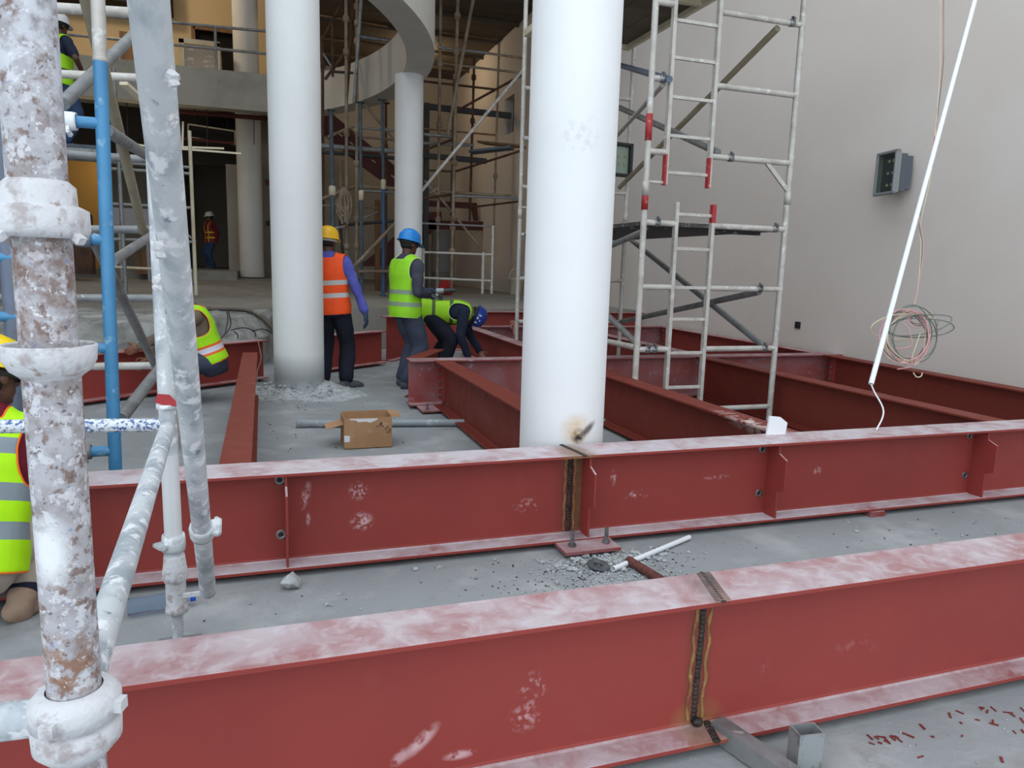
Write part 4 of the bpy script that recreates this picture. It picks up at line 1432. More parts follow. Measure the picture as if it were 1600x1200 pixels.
        for x in (-.03, 0, .03):
            pts = []
            for k in range(9):
                a = math.pi * (.16 + .68 * k / 8)
                pts.append(HM @ V((x, .131 * math.cos(a) * math.sqrt(max(0, 1 - (x / .11) ** 2)), .003 + .131 * math.sin(a) * math.sqrt(max(0, 1 - (x / .11) ** 2)))))
            q.tube(pts, .006 * S, n=6)
        ho = q.build('helmet', look['helmet'], t)
        q = MB()
        vs = []
        for z, g in ((-.034, .87), (-.034, .90), (-.006, .93), (-.006, .87)):
            for k in range(n):
                a = 2 * math.pi * k / n
                vs.append(HM @ V((.100 * g * math.cos(a), .124 * g * math.sin(a), z)))
        q.add(vs, [(i * n + k, i * n + (k + 1) % n, ((i + 1) % 4) * n + (k + 1) % n, ((i + 1) % 4) * n + k) for i in range(4) for k in range(n)], True)
        q.build('head_band', look.get('band', M_BLACKPL), ho)
        if look.get('sticker'):
            q = MB()
            for (a, e, w_, h_) in look['sticker']:
                ca, sa, ce, se = math.cos(a), math.sin(a), math.cos(e), math.sin(e)
                nrm = V((ca * ce, sa * ce, se))
                p = V((.110 * ca * ce, .136 * sa * ce, .134 * se))
                ux = V((-sa, ca, 0))
                uy = nrm.cross(ux)
                q.prism([(-w_, -h_), (w_, -h_ * .6), (w_ * .7, h_), (-w_ * .8, h_ * .7)], HM @ p, (HM.to_3x3() @ ux), (HM.to_3x3() @ uy), (HM.to_3x3() @ nrm) * .003)
            q.build('sticker', M_PVC, ho)
        ha = MB()
        vs = []
        for z, g in ((-.075, .80), (-.04, 1.0), (-.01, 1.02)):
            for k in range(15):
                a = math.pi + math.pi * k / 14
                vs.append(HF @ V((.079 * g * math.cos(a), -.008 + .098 * g * math.sin(a), z + .012)))
        ha.add(vs, [(i * 15 + k, i * 15 + k + 1, (i + 1) * 15 + k + 1, (i + 1) * 15 + k) for i in range(2) for k in range(14)], True)
        hb = ha.build('hair', M_HAIR, t)
        sd_ = hb.modifiers.new('thick', 'SOLIDIFY')
        sd_.thickness = .006
    # --- gloves
    if look.get('gloves'):
        for sd, nm in ((1, 'R'), (-1, 'L')):
            kn, an, el, wr = joints[sd]
            hd, pm, cu = pose.get('grip' + nm, (None, None, .55))
            hd = D(hd) if hd else (wr - el).normalized()
            pm = D(pm) if pm else -tx * sd
            q = MB()
            hand(q, wr, hd, pm, sd, cu, S * 1.16)
            limb(q, [wr - (wr - el).normalized() * .05, wr], [.040 * S, .034 * S])
            remesh('glove', q, look['gloves'], t, .007, 2)
    return t, joints, TF, HF


M_EYE = mat('eye', rgb(60, 50, 46), 0.2)
M_HAIR = mat('black_hair', rgb(24, 20, 18), 0.8)
M_SKIN_D = mat('dark_brown_skin', rgb(92, 60, 46), 0.55, layers=[('noise', rgb(80, 52, 40), 8, 0.4, 0.7, 0.6)])
M_SKIN_B = mat('brown_skin', rgb(132, 86, 62), 0.55, layers=[('noise', rgb(116, 74, 54), 8, 0.4, 0.7, 0.6)])


def cloth(name, c, c2, sc=6):
    return mat(name, c, 0.9, layers=[('noise', c2, sc, 0.4, 0.68, 0.8)], bump=(180, 0.25, 0.002), spec=0.2)


SILVER = rgb(188, 190, 188)
DKSILVER = rgb(92, 104, 88)


def vest_mat(name, c, bands, straps=None, strip=SILVER, edge=None):
    ly = [('noise', tuple(x * .82 for x in c[:3]) + (1,), 7, 0.42, 0.7, 0.6)]
    for lo, hi in bands:
        if edge:
            ly.append(('band', edge, 'Z', lo - .022, hi + .022))
        ly.append(('band', strip, 'Z', lo, hi))
    if straps:
        ly.append(('band', strip, 'X', straps[0], straps[1], True))
    return mat(name, c, 0.65, layers=ly, spec=0.3)


LIME = rgb(166, 226, 40)
V_ORANGE = vest_mat('orange_vest', rgb(250, 88, 34), [(.075, .125), (.21, .26)])
V_LIME = vest_mat('lime_vest', rgb(152, 222, 44), [(.00, .048), (.13, .178)], strip=rgb(140, 158, 136))
V_LIME2 = vest_mat('lime_vest_dark_strips', LIME, [(.27, .315), (.06, .10)], (.075, .115), strip=rgb(88, 100, 66))
V_LIME3 = vest_mat('lime_vest_grey_strips', rgb(186, 250, 20), [(.06, .125), (.20, .265), (.37, .43)], strip=rgb(136, 148, 156))
V_LIME4 = vest_mat('lime_vest_white_strips', rgb(170, 236, 30), [(.10, .15)], strip=rgb(216, 214, 228), edge=rgb(240, 106, 40))
V_BROWNOR = vest_mat('dull_orange_vest', rgb(132, 58, 40), [(.03, .07), (.19, .23)], (.07, .10), strip=rgb(226, 186, 70))
T_NAVY = cloth('navy_work_trousers', rgb(38, 40, 52), rgb(28, 30, 40))
T_BLUE = cloth('grey_blue_trousers', rgb(70, 76, 94), rgb(56, 60, 76))
T_JEAN = cloth('blue_jeans', rgb(58, 78, 112), rgb(44, 60, 90))
T_BEIGE = cloth('beige_trousers', rgb(188, 178, 164), rgb(164, 152, 138))
S_BLUE = cloth('violet_blue_shirt', rgb(92, 96, 178), rgb(70, 74, 150))
S_GREY = cloth('charcoal_shirt', rgb(74, 74, 88), rgb(58, 58, 70))
S_NAVY = cloth('dark_navy_shirt', rgb(42, 48, 66), rgb(34, 38, 54))
S_MAROON = cloth('maroon_tshirt', rgb(116, 36, 50), rgb(98, 28, 42))
S_BROWN = cloth('brown_shirt', rgb(112, 98, 84), rgb(96, 82, 70))
B_DARK = mat('dusty_dark_boot', rgb(72, 74, 80), 0.8, layers=[('noise', rgb(120, 122, 126), 12, 0.55, 0.68, 0.8)])
B_TAN = mat('tan_suede_shoe', rgb(170, 144, 124), 0.85, layers=[('noise', rgb(140, 118, 100), 10, 0.45, 0.66, 0.8)])
H_YEL = mat('yellow_helmet', rgb(236, 182, 20), 0.35)
H_YEL2 = mat('bright_yellow_helmet', rgb(250, 214, 0), 0.32)
H_BLUE = mat('bright_blue_helmet', rgb(24, 128, 208), 0.32)
H_NAVY = mat('royal_blue_helmet', rgb(34, 60, 142), 0.32)
H_WHITE = mat('white_helmet', rgb(214, 214, 216), 0.4)
G_BLUE = cloth('blue_grey_glove', rgb(74, 84, 116), rgb(60, 68, 96))
ORTRIM = mat('orange_piping', rgb(250, 120, 24), 0.6)
LIMETRIM = mat('lime_piping', rgb(190, 240, 120), 0.6)

# the worker in orange, partly behind the white column
pA = at_y(519, 500, 8.13)
person('worker in an orange vest and yellow helmet half hidden by the white column', (pA.x, 8.13, 0), (.28, .96), dict(
    pelvis=(0, 0, .90), spine=(-.075, .02, 1), chest=(.0, 1, 0), head=(.35, 1, -.1),
    footR=((.155, -.03, .085), (.1, 1, 0)), footL=((-.115, .0, .085), (0, 1, 0)), toeR=(.85, .5, 0), toeL=(-.1, 1, 0),
    handR=((.37, -.01, .80), (.8, -.5, .1)), handL=((-.33, .1, .85), (-.8, -.5, 0)), gripR=((.12, .1, -1), (-1, .2, 0), .5), vest_hem=-.10),
    dict(skin=M_SKIN_D, trousers=T_NAVY, shirt=S_BLUE, vest=V_ORANGE, boots=B_DARK, helmet=H_YEL, band=mat('grey_band', rgb(190, 186, 182), .6), gloves=G_BLUE))

# the worker with the grinder
pB = at_y(633, 500, 7.98)
gB, jB, TB, HB = person('worker in a lime vest and bright blue helmet holding a grinder', (pB.x, 7.98, 0), (.88, .47), dict(
    pelvis=(0, 0, .90), spine=(.0, .05, 1), chest=(.0, 1, 0), head=(.02, 1, -.25), head_up=(0, .12, 1),
    footR=((.09, -.04, .085), (.1, 1, 0)), footL=((-.10, .05, .085), (0, 1, 0)), toeR=(.2, 1, 0),
    handR=((.17, .20, 1.03), (.5, -1, -.3)), handL=((-.03, .30, 1.07), (-1, -.4, -.3)),
    gripR=((-.35, .9, -.05), (-.9, -.3, -.3), 1.0), gripL=((.35, .9, -.1), (.6, .1, -.8), 1.0), vest_hem=-.115),
    dict(skin=M_SKIN_D, trousers=T_BLUE, shirt=S_GREY, vest=V_LIME, trim=LIMETRIM, boots=B_DARK, helmet=H_BLUE, gloves=G_BLUE, sticker=((1.0, .12, .008, .012),)))

# the stooping worker
pC = at_y(667, 500, 8.75)
person('stooping worker in a lime vest and royal blue helmet bent over the beams', (pC.x, 8.75, 0), (.97, -.22), dict(
    pelvis=(0, 0, .80), spine=(0, 1, -.02), chest=(.12, .0, -1), necklen=.2, head=(0, -.3, -.9), head_up=(0, .9, -.25), vest_hem=-.13,
    footR=((.16, .16, .085), (.2, 1, .2)), footL=((-.16, .02, .085), (-.2, 1, .2)),
    handR=((.20, .50, .28), (.6, -.6, 0)), handL=((-.14, .66, .30), (-.8, -.2, 0))),
    dict(skin=M_SKIN_B, trousers=T_NAVY, shirt=S_NAVY, vest=V_LIME2, trim=LIMETRIM, boots=B_DARK, helmet=H_NAVY,
         sticker=((.3, .45, .012, .016), (.1, .15, .014, .012), (.55, .12, .012, .018), (-.2, .3, .008, .02), (.35, .75, .010, .012))))

# the crouching worker behind the slanting tube
pD = at_z(300, 628, 0)
person('crouching worker in an orange edged lime vest behind the slanting white tube', (pD.x + .13, pD.y, 0), (-.985, -.12), dict(
    pelvis=(0, -.06, .39), spine=(0.02, .34, 1), chest=(0, 1, -.3), head=(0, 1, -.5), head_up=(0, .5, 1), vest_hem=-.0, shirt_hem=-.03,
    footR=((.14, .16, .085), (.3, 1, .5)), footL=((-.16, .14, .085), (-.3, 1, .15)),
    handR=((.10, .56, .34), (.8, -.2, -.5)), handL=((.02, .62, .50), (-.3, .2, -1))),
    dict(skin=M_SKIN_B, trousers=T_BLUE, shirt=S_BROWN, vest=V_LIME4, trim=mat('amber_piping', rgb(246, 160, 60), .6), boots=B_DARK, helmet=H_NAVY))

# the worker squatting between the beams at the left edge
pE = at_z(-46, 1000, 0)
person('worker in a yellow helmet and beige trousers squatting at the left edge', (pE.x, pE.y + .10, 0), (-.05, 1), dict(
    pelvis=(-.02, -.03, .29), spine=(.10, .38, 1), chest=(0, 1, -.2), head=(.8, 1, -.35), head_up=(.05, .25, 1), vest_hem=-.055, shirt_hem=-.03, hole=.215, hem=.80, scale=.97,
    footR=((.13, .05, .085), (.3, 1, .4)), footL=((-.17, .12, .085), (-.4, 1, .4)), toeR=(.55, .85, 0), toeL=(-.3, 1, 0),
    handR=((.10, .58, .42), (.35, -.3, -1)), handL=((-.16, .52, .50), (-.8, -.3, -.5))),
    dict(skin=M_SKIN_D, trousers=T_BEIGE, shirt=S_MAROON, short=True, vest=V_LIME3, trim=ORTRIM, boots=B_TAN, sock=mat('navy_sock', rgb(26, 30, 56), .9, layers=[('band', rgb(70, 96, 170), 'Z', .175, .20)]), sole=mat('grey_sole', rgb(150, 156, 160), .7), helmet=H_YEL2), voxel=.0075)

# the worker standing up on the scaffold deck
pF = at_d(110, 232, 9.9)
person('worker in a white helmet and lime vest standing on the high scaffold deck', (pF.x - .08, pF.y, pF.z), (.75, .66), dict(
    pelvis=(0, 0, .90), spine=(0, .08, 1), chest=(0, 1, 0), head=(-.2, 1, -.25),
    footR=((.09, -.02, .085), (.1, 1, 0)), footL=((-.10, .03, .085), (0, 1, 0)),
    handR=((.22, .20, .98), (.9, -.5, -.2)), handL=((-.24, .28, 1.0), (-1, -.3, -.3))),
    dict(skin=M_SKIN_D, trousers=T_JEAN, shirt=S_NAVY, short=True, vest=V_LIME2, boots=B_DARK, helmet=H_WHITE), voxel=.011)
dk = thing('scaffold_deck', 'high timber deck on tubes under the worker in the white helmet', 'scaffold deck', (pF.x - .2, pF.y, pF.z - .1))
for k in range(4):
    MB().span((pF.x - 1.9, pF.y - .5 + k * .26, pF.z - .045), (pF.x + .42, pF.y - .26 + k * .26, pF.z)).build('board', M_PROP, dk)
for y in (pF.y - .5, pF.y + .5):
    T(dk, 'transom', (pF.x - 1.9, y, pF.z - .075), (pF.x + .55, y, pF.z - .075), .028, M_GREYTUBE)
    for x in (pF.x - 1.7, pF.x + .5):
        T(dk, 'standard', (x, y, .0 if y < 11.6 else .66), (x, y, pF.z + 1.2), .028, M_GREYTUBE)

# the far worker in the corridor
pG = at_d(331, 414, 22.6)
person('distant worker in a dull orange vest standing in the dark rear corridor', (pG.x, pG.y, 1.06), (-.6, -.5), dict(
    pelvis=(0, 0, .90), spine=(0, .02, 1), chest=(0, 1, 0), head=(.5, 1, 0),
    footR=((.09, -.02, .085), (.1, 1, 0)), footL=((-.10, .03, .085), (0, 1, 0)),
    handR=((.25, .06, .82), (.9, -.5, -.2)), handL=((-.26, .02, .82), (-1, -.3, -.3))),
    dict(skin=M_SKIN_D, trousers=T_JEAN, shirt=S_MAROON, vest=V_BROWNOR, boots=B_DARK, helmet=H_WHITE), voxel=.014)


# ================================================================== THINGS LYING, HANGING AND STANDING ABOUT
def rough(mb, name, m, amp, scale, cuts=3, base=(0, 0, 0), parent=None):
    o = mb.build(name, m, parent=parent, base=None if parent else base)
    bm = bmesh.new()
    bm.from_mesh(o.data)
    bmesh.ops.remove_doubles(bm, verts=bm.verts, dist=1e-5)
    bmesh.ops.triangulate(bm, faces=bm.faces)
    for _ in range(cuts):
        big = [e for e in bm.edges if e.calc_length() > .14]
        if not big:
            break
        bmesh.ops.subdivide_edges(bm, edges=big, cuts=1, use_grid_fill=True)
    bm.normal_update()
    for v in bm.verts:
        v.co += v.normal * amp * (noise.noise(v.co * scale) + .5 * noise.noise(v.co * scale * 2.7))
    bm.to_mesh(o.data)
    bm.free()
    return o


# broken edge of the raised slab behind the slanting beam
poly = [(-9, 8.95), (-2.2, 8.95), (-1.2, 9.1), (-.55, 9.35), (-.12, 9.75), (.06, 10.3), (.10, 11.72), (-9, 11.72)]
b = MB()
n = len(poly)
inner = [(-9, 9.0), (-2.2, 9.0), (-1.2, 9.18), (-.62, 9.48), (-.28, 9.95), (-.14, 10.4), (-.1, 11.72), (-9, 11.72)]
vs = [(x, y, 0) for x, y in poly] + [(x, y, .36 if -1.5 < x < .2 and y < 11 else .60) for x, y in poly] + [(x, y, .625) for x, y in inner]
b.add(vs, [(i, (i + 1) % n, n + (i + 1) % n, n + i) for i in range(n)] + [(n + i, n + (i + 1) % n, 2 * n + (i + 1) % n, 2 * n + i) for i in range(n)] + [tuple(range(2 * n, 3 * n))])
o = rough(b, 'floor_broken_edge', M_CONC_ROUGH, .045, 4.0, 6)
o['kind'] = 'structure'
o['label'] = 'broken concrete edge of the raised floor behind the slanting red beam'


def wire(pts, r, m, name, label=None, cat='cable', group=None, n=6, closed=False, sub=6, parent=None):
    """a smooth wire through the points"""
    P_ = [V(p) for p in pts]
    out = []
    L_ = len(P_)
    for i in range(L_ if closed else L_ - 1):
        if closed:
            a, b1, c1, d1 = P_[i - 1], P_[i], P_[(i + 1) % L_], P_[(i + 2) % L_]
        else:
            a, b1, c1, d1 = P_[max(i - 1, 0)], P_[i], P_[i + 1], P_[min(i + 2, L_ - 1)]
        for k in range(sub):
            t = k / sub
            out.append(.5 * ((2 * b1) + (c1 - a) * t + (2 * a - 5 * b1 + 4 * c1 - d1) * t * t + (3 * b1 - a - 3 * c1 + d1) * t ** 3))
    if not closed:
        out.append(P_[-1])
    o = MB().tube(out, r, n, closed).build(name, m, parent)
    if label:
        tag(o, label, cat, group)
    return o


# floodlight on the side wall
fl = thing('floodlight', 'grey floodlight fixed high on the right painted wall', 'floodlight', (WALL_X, 6.1, 2.2))
Xf, ya, yb, za, zb_ = 6.13, 5.975, 6.285, 2.205, 2.635
yaw = Matrix.Rotation(math.radians(-11), 3, 'Z')
def fbox(mb, c, s, o=V((Xf, 6.13, 2.42))):
    return mb.box(o + yaw @ V(c), s, yaw)
b = MB()
M_FLGREY = mat('floodlight_grey', rgb(138, 140, 144), 0.5)
for c, s in (((0, -.15, 0), (.05, .03, .44)), ((0, .15, 0), (.05, .03, .44)), ((0, 0, .205), (.05, .33, .03)), ((0, 0, -.205), (.05, .33, .03))):
    fbox(b, c, s)
b.build('frame', M_FLGREY, fl, bevel=.008)
b = fbox(MB(), (.035, 0, 0), (.02, .30, .40))
b.build('reflector', mat('lamp_reflector', rgb(158, 164, 146), 0.4, 0.2), fl)
b = fbox(MB(), (-.006, 0, 0), (.006, .28, .38))
g = bpy.data.materials.new('lamp_glass')
g.use_nodes = True
pb = g.node_tree.nodes['Principled BSDF']
pb.inputs['Base Color'].default_value = rgb(232, 240, 232)
pb.inputs['Roughness'].default_value = .06
pb.inputs['Transmission Weight'].default_value = 1.0
pb.inputs['IOR'].default_value = 1.1
b.build('glass', g, fl)
for i in range(3):
    for j in range(2):
        fbox(MB(), (.018, -.075 + j * .075, -.12 + i * .12), (.012, .026, .026)).build('led', M_CREAM, fl)
b = fbox(MB(), (.075, -.01, 0), (.10, .25, .37))
for k in range(9):
    fbox(b, (.145, -.12 + k * .028, 0), (.10, .008, .33))
b.build('heat_sink', mat('heat_sink_grey', rgb(88, 94, 104), .5), fl)
b = MB().span((6.24, 6.02, 2.40), (WALL_X, 6.05, 2.44)).span((6.24, 6.20, 2.40), (WALL_X, 6.23, 2.44)).span((WALL_X - .012, 6.02, 2.36), (WALL_X, 6.24, 2.48))
b.build('bracket', M_DKSTEEL, fl)

# floodlight on the tower
fl = thing('floodlight', 'black floodlight hung on the back of the scaffold tower', 'floodlight', at_y(966, 272, 8.2))
c0 = at_y(964, 249, 8.25)
R_ = Matrix.Rotation(math.radians(8), 3, 'Z')
def gb(mb, c, s):
    return mb.box(c0 + R_ @ V(c), s, R_)
b = MB()
for c, s in (((-.20, 0, 0), (.04, .06, .40)), ((.20, 0, 0), (.04, .06, .40)), ((0, 0, .18), (.44, .06, .04)), ((0, 0, -.18), (.44, .06, .04))):
    gb(b, c, s)
b.build('frame', M_BLACKPL, fl, bevel=.01)
gb(MB(), (0, .03, 0), (.40, .02, .36)).build('reflector', mat('white_reflector', rgb(196, 202, 198), 0.35, 0.3), fl)
gb(MB(), (0, .0, 0), (.38, .006, .34)).build('glass', g, fl)
for i in range(2):
    for j in range(4):
        gb(MB(), (-.14 + j * .09, .012, -.05 + i * .09), (.035, .012, .035)).build('led', M_CREAM, fl)
gb(MB(), (0, .09, 0), (.34, .1, .3)).build('heat_sink', M_BLACKPL, fl)
gb(MB(), (0, .08, .22), (.05, .03, .3)).build('bracket', M_DKSTEEL, fl)

# hanging conduit and its wires
pa, pb_ = at_d(1545, -80, 4.55), at_d(1361, 600, 3.62)
o = MB().pipe(pa, pb_, .0128, .0016, 16).build('hanging_conduit', M_PVC)
tag(o, 'white plastic conduit hanging askew in front of the right wall', 'conduit')
wire([pb_, at_d(1366, 612, 3.62), at_d(1379, 636, 3.6), at_d(1379, 652, 3.58), at_d(1369, 672, 3.55)], .004, M_PVC, 'conduit_wire', 'pale wire curling out of the conduit end', 'wire')
W_PINK = mat('pink_wire', rgb(206, 156, 158), .5)
W_GREEN = mat('green_grey_wire', rgb(112, 120, 112), .5)
W_CREAM = mat('cream_wire', rgb(206, 194, 160), .5)
W_BLACK = mat('black_cable', rgb(52, 48, 50), .6)
DC = 4.35
wc = thing('wire_coil', 'tangled coil of pink and green wires hanging by the right wall', 'wire coil', at_d(1425, 580, DC))
top = at_d(1424, 490, DC)
for k, (m, a, bt) in enumerate(((W_PINK, 1472, 1452), (W_GREEN, 1474, 1455), (W_CREAM, 1470, 1450))):
    wire([at_d(a, -60, DC + .3), at_d(a + 1 - k, 60, DC + .25), at_d(a - 2, 120, DC + .2), at_d(1452 + k * 2, 260, DC + .1), at_d(1436 + k, 330 + k * 10, DC + .06), at_d(1443 - k * 2, 385, DC + .03), at_d(1434, 450, DC), top], .0032, m, 'hanging_wire', parent=wc, n=5)
rnd = random.Random(4)
for k in range(17):
    m = (W_PINK, W_GREEN, W_GREEN, W_CREAM, W_PINK)[k % 5]
    if k < 11:
        cx_, cy_ = 1420 + rnd.uniform(-8, 10), 526 + rnd.uniform(-6, 6)
        rx, ry = rnd.uniform(32, 39), rnd.uniform(36, 44)
    elif k < 14:
        cx_, cy_, rx, ry = 1420 + rnd.uniform(-22, 26), 508 + rnd.uniform(-4, 6), rnd.uniform(42, 54), rnd.uniform(14, 20)
    else:
        cx_, cy_, rx, ry = 1437 + rnd.uniform(-6, 6), 496 + rnd.uniform(-2, 6), 13, 9
    ph, rot = rnd.uniform(0, 6), rnd.uniform(-.25, .25)
    pts = []
    for i in range(9):
        a = 2 * math.pi * i / 9 + ph
        j = 1 + rnd.uniform(-.07, .07)
        x, y = rx * j * math.cos(a), ry * j * math.sin(a)
        pts.append(at_d(cx_ + x * math.cos(rot) - y * math.sin(rot), cy_ + x * math.sin(rot) + y * math.cos(rot), DC + .05 * math.sin(a * 1 + k) + rnd.uniform(-.02, .02)))
    wire(pts, .0036, m, 'wire_loop', closed=True, parent=wc, n=5)
for m, pts in ((W_PINK, ((1408, 505), (1418, 512), (1424, 540), (1398, 545))), (W_PINK, ((1432, 560), (1425, 572), (1402, 577))), (W_CREAM, ((1438, 520), (1425, 560), (1428, 570), (1436, 566))), (W_CREAM, ((1427, 582), (1432, 589), (1439, 588), (1441, 582)))):
    wire([at_d(x, y, DC - .03) for x, y in pts], .0036, m, 'wire_tail', parent=wc, n=5)

# wall socket hole
o = MB().box((WALL_X - .004, at_x(1247, 508, WALL_X).y, at_x(1247, 508, WALL_X).z), (.02, .09, .085)).build('socket_box', M_BLACKPL)
tag(o, 'small dark socket box set low in the right wall', 'socket box')

# white offcut standing on the second beam
p0 = V((2.655, 3.31, ZTOP))
b = MB().prism([(0, 0), (.118, 0), (.126, .065), (.08, .098), (.012, .105)], p0, V((.98, -.10, 0)), V((.02, .04, 1)), V((0, .012, 0)))
tag(b.build('board_offcut', M_PVC), 'small white board offcut leaning on top of the second red beam', 'offcut')

# cardboard box
bx = thing('cardboard_box', 'open cardboard box with handwriting standing on the pit floor', 'box', (.70, 5.45, 0))
x0, x1, y0, y1, h = .535, .885, 5.30, 5.56, .232
t_ = .005
for nm, a, c in (('front_panel', (x0, y0, 0), (x1, y0 + t_, h)), ('back_panel', (x0, y1 - t_, 0), (x1, y1, h)), ('side_panel', (x0, y0 + t_, 0), (x0 + t_, y1 - t_, h)),
                 ('side_panel', (x1 - t_, y0 + t_, 0), (x1, y1 - t_, h)), ('bottom_panel', (x0, y0, 0), (x1, y1, t_))):
    fp = MB().span(a, c).build(nm, M_CARD, bx)
    if nm == 'front_panel':
        front = fp
MB().prism([(0, 0), (.20, 0), (.19, .125), (.01, .13)], (x0, y1, h - .06), (0, -1, 0), V((-.96, 0, -.25)), (0, 0, .004)).build('flap', M_CARD, bx)
MB().prism([(0, 0), (.26, 0), (.25, .12), (.01, .125)], (x1, y1, h), (0, -1, 0), V((.60, .1, -.05)), (0, 0, .004)).build('flap', M_CARD, bx)
MB().prism([(0, 0), (.35, 0), (.33, .10), (.02, .10)], (x0, y1, h), (1, 0, 0), V((0, .95, -.55)), (0, 0, .004)).build('flap', M_CARD, bx)
rr = random.Random(3)
q = [(.04, 0), (.24, -.003), (.245, -.010), (.19, -.034), (.16, -.024), (.10, -.026), (.085, -.012), (.04, -.008)]
MB().prism(q, (x0, y0 - .0012, h - .004), (1, 0, 0), (0, 0, 1), (0, .0012, 0)).build('tape', M_TAPE, front)
MB().prism([(0, 0), (.040, .002), (.042, .045), (.002, .05)], (x0 - .001, y0 - .0012, .055), (1, 0, 0), (0, 0, 1), (0, .0012, 0)).build('tape', M_TAPE, front)


def ink(strokes, o, s, parent, rot=0.0):
    """handwriting: pen strokes on the box front"""
    mb = MB()
    for st_ in strokes:
        pts = []
        for u, v in st_:
            u, v = u * math.cos(rot) - v * math.sin(rot), u * math.sin(rot) + v * math.cos(rot)
            pts.append(V((o[0] + u * s, y0 - .0012, o[1] + v * s)))
        mb.tube(pts, .0022, 5)
    return mb.build('handwriting', M_INK, parent)


circ = lambda cx_, cy_, r, a0, a1, n=10: [(cx_ + r * math.cos(a0 + (a1 - a0) * i / n), cy_ + r * math.sin(a0 + (a1 - a0) * i / n)) for i in range(n + 1)]
ink([circ(.0, .25, .25, -1.5, 4.6), circ(.02, .75, .22, -1.5, 4.6), circ(-.2, .0, .5, 3.4, 4.9)], (x0 + .258, .168), .030, front, -.5)   # 8
ink([[(0, 0), (.4, 0)], [(0, .25), (.4, .25)]], (x0 + .275, .166), .022, front, -.6)                      # =
ink([circ(.2, .7, .25, 2.8, -.6, 8) + [(0, 0), (.5, 0)]], (x0 + .295, .146), .032, front, -.7)              # 2
ink([circ(.2, .75, .22, 2.4, -1.2, 8) + circ(.2, .25, .25, 1.3, -2.6, 8)], (x0 + .308, .118), .034, front, -.6)  # 3

# pipe on the floor
p0, p1 = V((.235, 6.12, .033)), V((2.93, 5.66, .033))
dd = (p1 - p0).normalized()
gp = thing('grey_pipe', 'long grey plastic pipe with a socket end lying on the pit floor', 'pipe', (p0 + p1) / 2 - V((0, 0, .033)))
MB().pipe(p0 + dd * .05, p1, .030, .003, 24).build('pipe_run', M_GREYPVC, gp)
MB().lathe([(.030, 0), (.036, .004), (.036, .075), (.0335, .085), (.031, .10)], p0 + dd * .0, dd, 24).lathe([(.036, 0), (.041, .002), (.041, .016), (.036, .02)], p0, dd, 24).build('socket', M_GREYPVC, gp)
MB().lathe([(.030, 0), (.035, .004), (.035, .09), (.030, .10)], p1 - dd * .10, dd, 24).build('socket', M_GREYPVC, gp)

# between the two front beams
p0, p1 = V((1.47, 2.80, .016)), V((2.03, 3.06, .016))
tag(MB().pipe(p0, p1, .0125, .002, 18).build('plastic_tube', M_PVC), 'short white plastic tube lying between the two front beams', 'tube')
p0, p1 = V((1.578, 2.86, .022)), V((1.63, 2.55, .020))
tag(MB().cyl(p0, p1, .021, n=20).build('steel_bar', mat('rusty_red_bar', rgb(112, 62, 54), .7, .1, layers=[('noise', rgb(74, 44, 40), 40, .45, .6, .9)], bump=(90, .4, .003))), 'rusty red round bar lying across the end of the white tube', 'steel bar')
o = MB().lathe([(.019, 0), (.052, 0), (.053, .003), (.052, .006), (.019, .006), (.019, 0)], (1.425, 2.86, .012), (.1, -.16, 1), 32).build('grinding_disc', mat('dark_abrasive', rgb(74, 78, 82), .8, layers=[('noise', rgb(104, 106, 110), 30, .5, .66, .8)]))
tag(o, 'dark worn grinding disc lying near the base plate bolts', 'grinding disc')
o = MB().stone((.075, 3.01, .03), .048, 11, .8).build('concrete_lump', M_RUBBLE)
tag(o, 'pale lump of concrete in front of the second beam, left part', 'stone')
bt_ = thing('plastic_bottle', 'clear plastic bottle with a blue cap lying behind the scaffold jack', 'bottle', (-.42, 2.95, 0))
pet = bpy.data.materials.new('clear_plastic')
pet.use_nodes = True
pb = pet.node_tree.nodes['Principled BSDF']
pb.inputs['Base Color'].default_value = rgb(196, 214, 236)
pb.inputs['Transmission Weight'].default_value = .92
pb.inputs['Roughness'].default_value = .12
pb.inputs['IOR'].default_value = 1.2
MB().lathe([(0, 0), (.032, .002), (.034, .02), (.031, .06), (.034, .10), (.034, .15), (.022, .19), (.013, .205), (.013, .215)], (-.52, 2.92, .035), (1, .12, 0), 20).build('bottle_body', pet, bt_)
MB().cyl((-.302, 2.946, .035), (-.282, 2.949, .035), .016, n=16).build('cap', mat('blue_cap', rgb(28, 84, 190), .4), bt_)

# square tubes by the nearest beam
o = MB()
cx0, cy0 = 1.382, 1.455
Rz = Matrix.Rotation(math.radians(-8), 3, 'Z')


def sq_tube(mb, c, w, d_, h_, t, R):
    c = V(c)
    for sx, sy, ww, dd_ in ((0, -1, w, t), (0, 1, w, t), (-1, 0, t, d_ - 2 * t), (1, 0, t, d_ - 2 * t)):
        mb.box(c + R @ V((sx * (w - t) / 2, sy * (d_ - t) / 2, h_ / 2)), (ww, dd_, h_), R)
    return mb


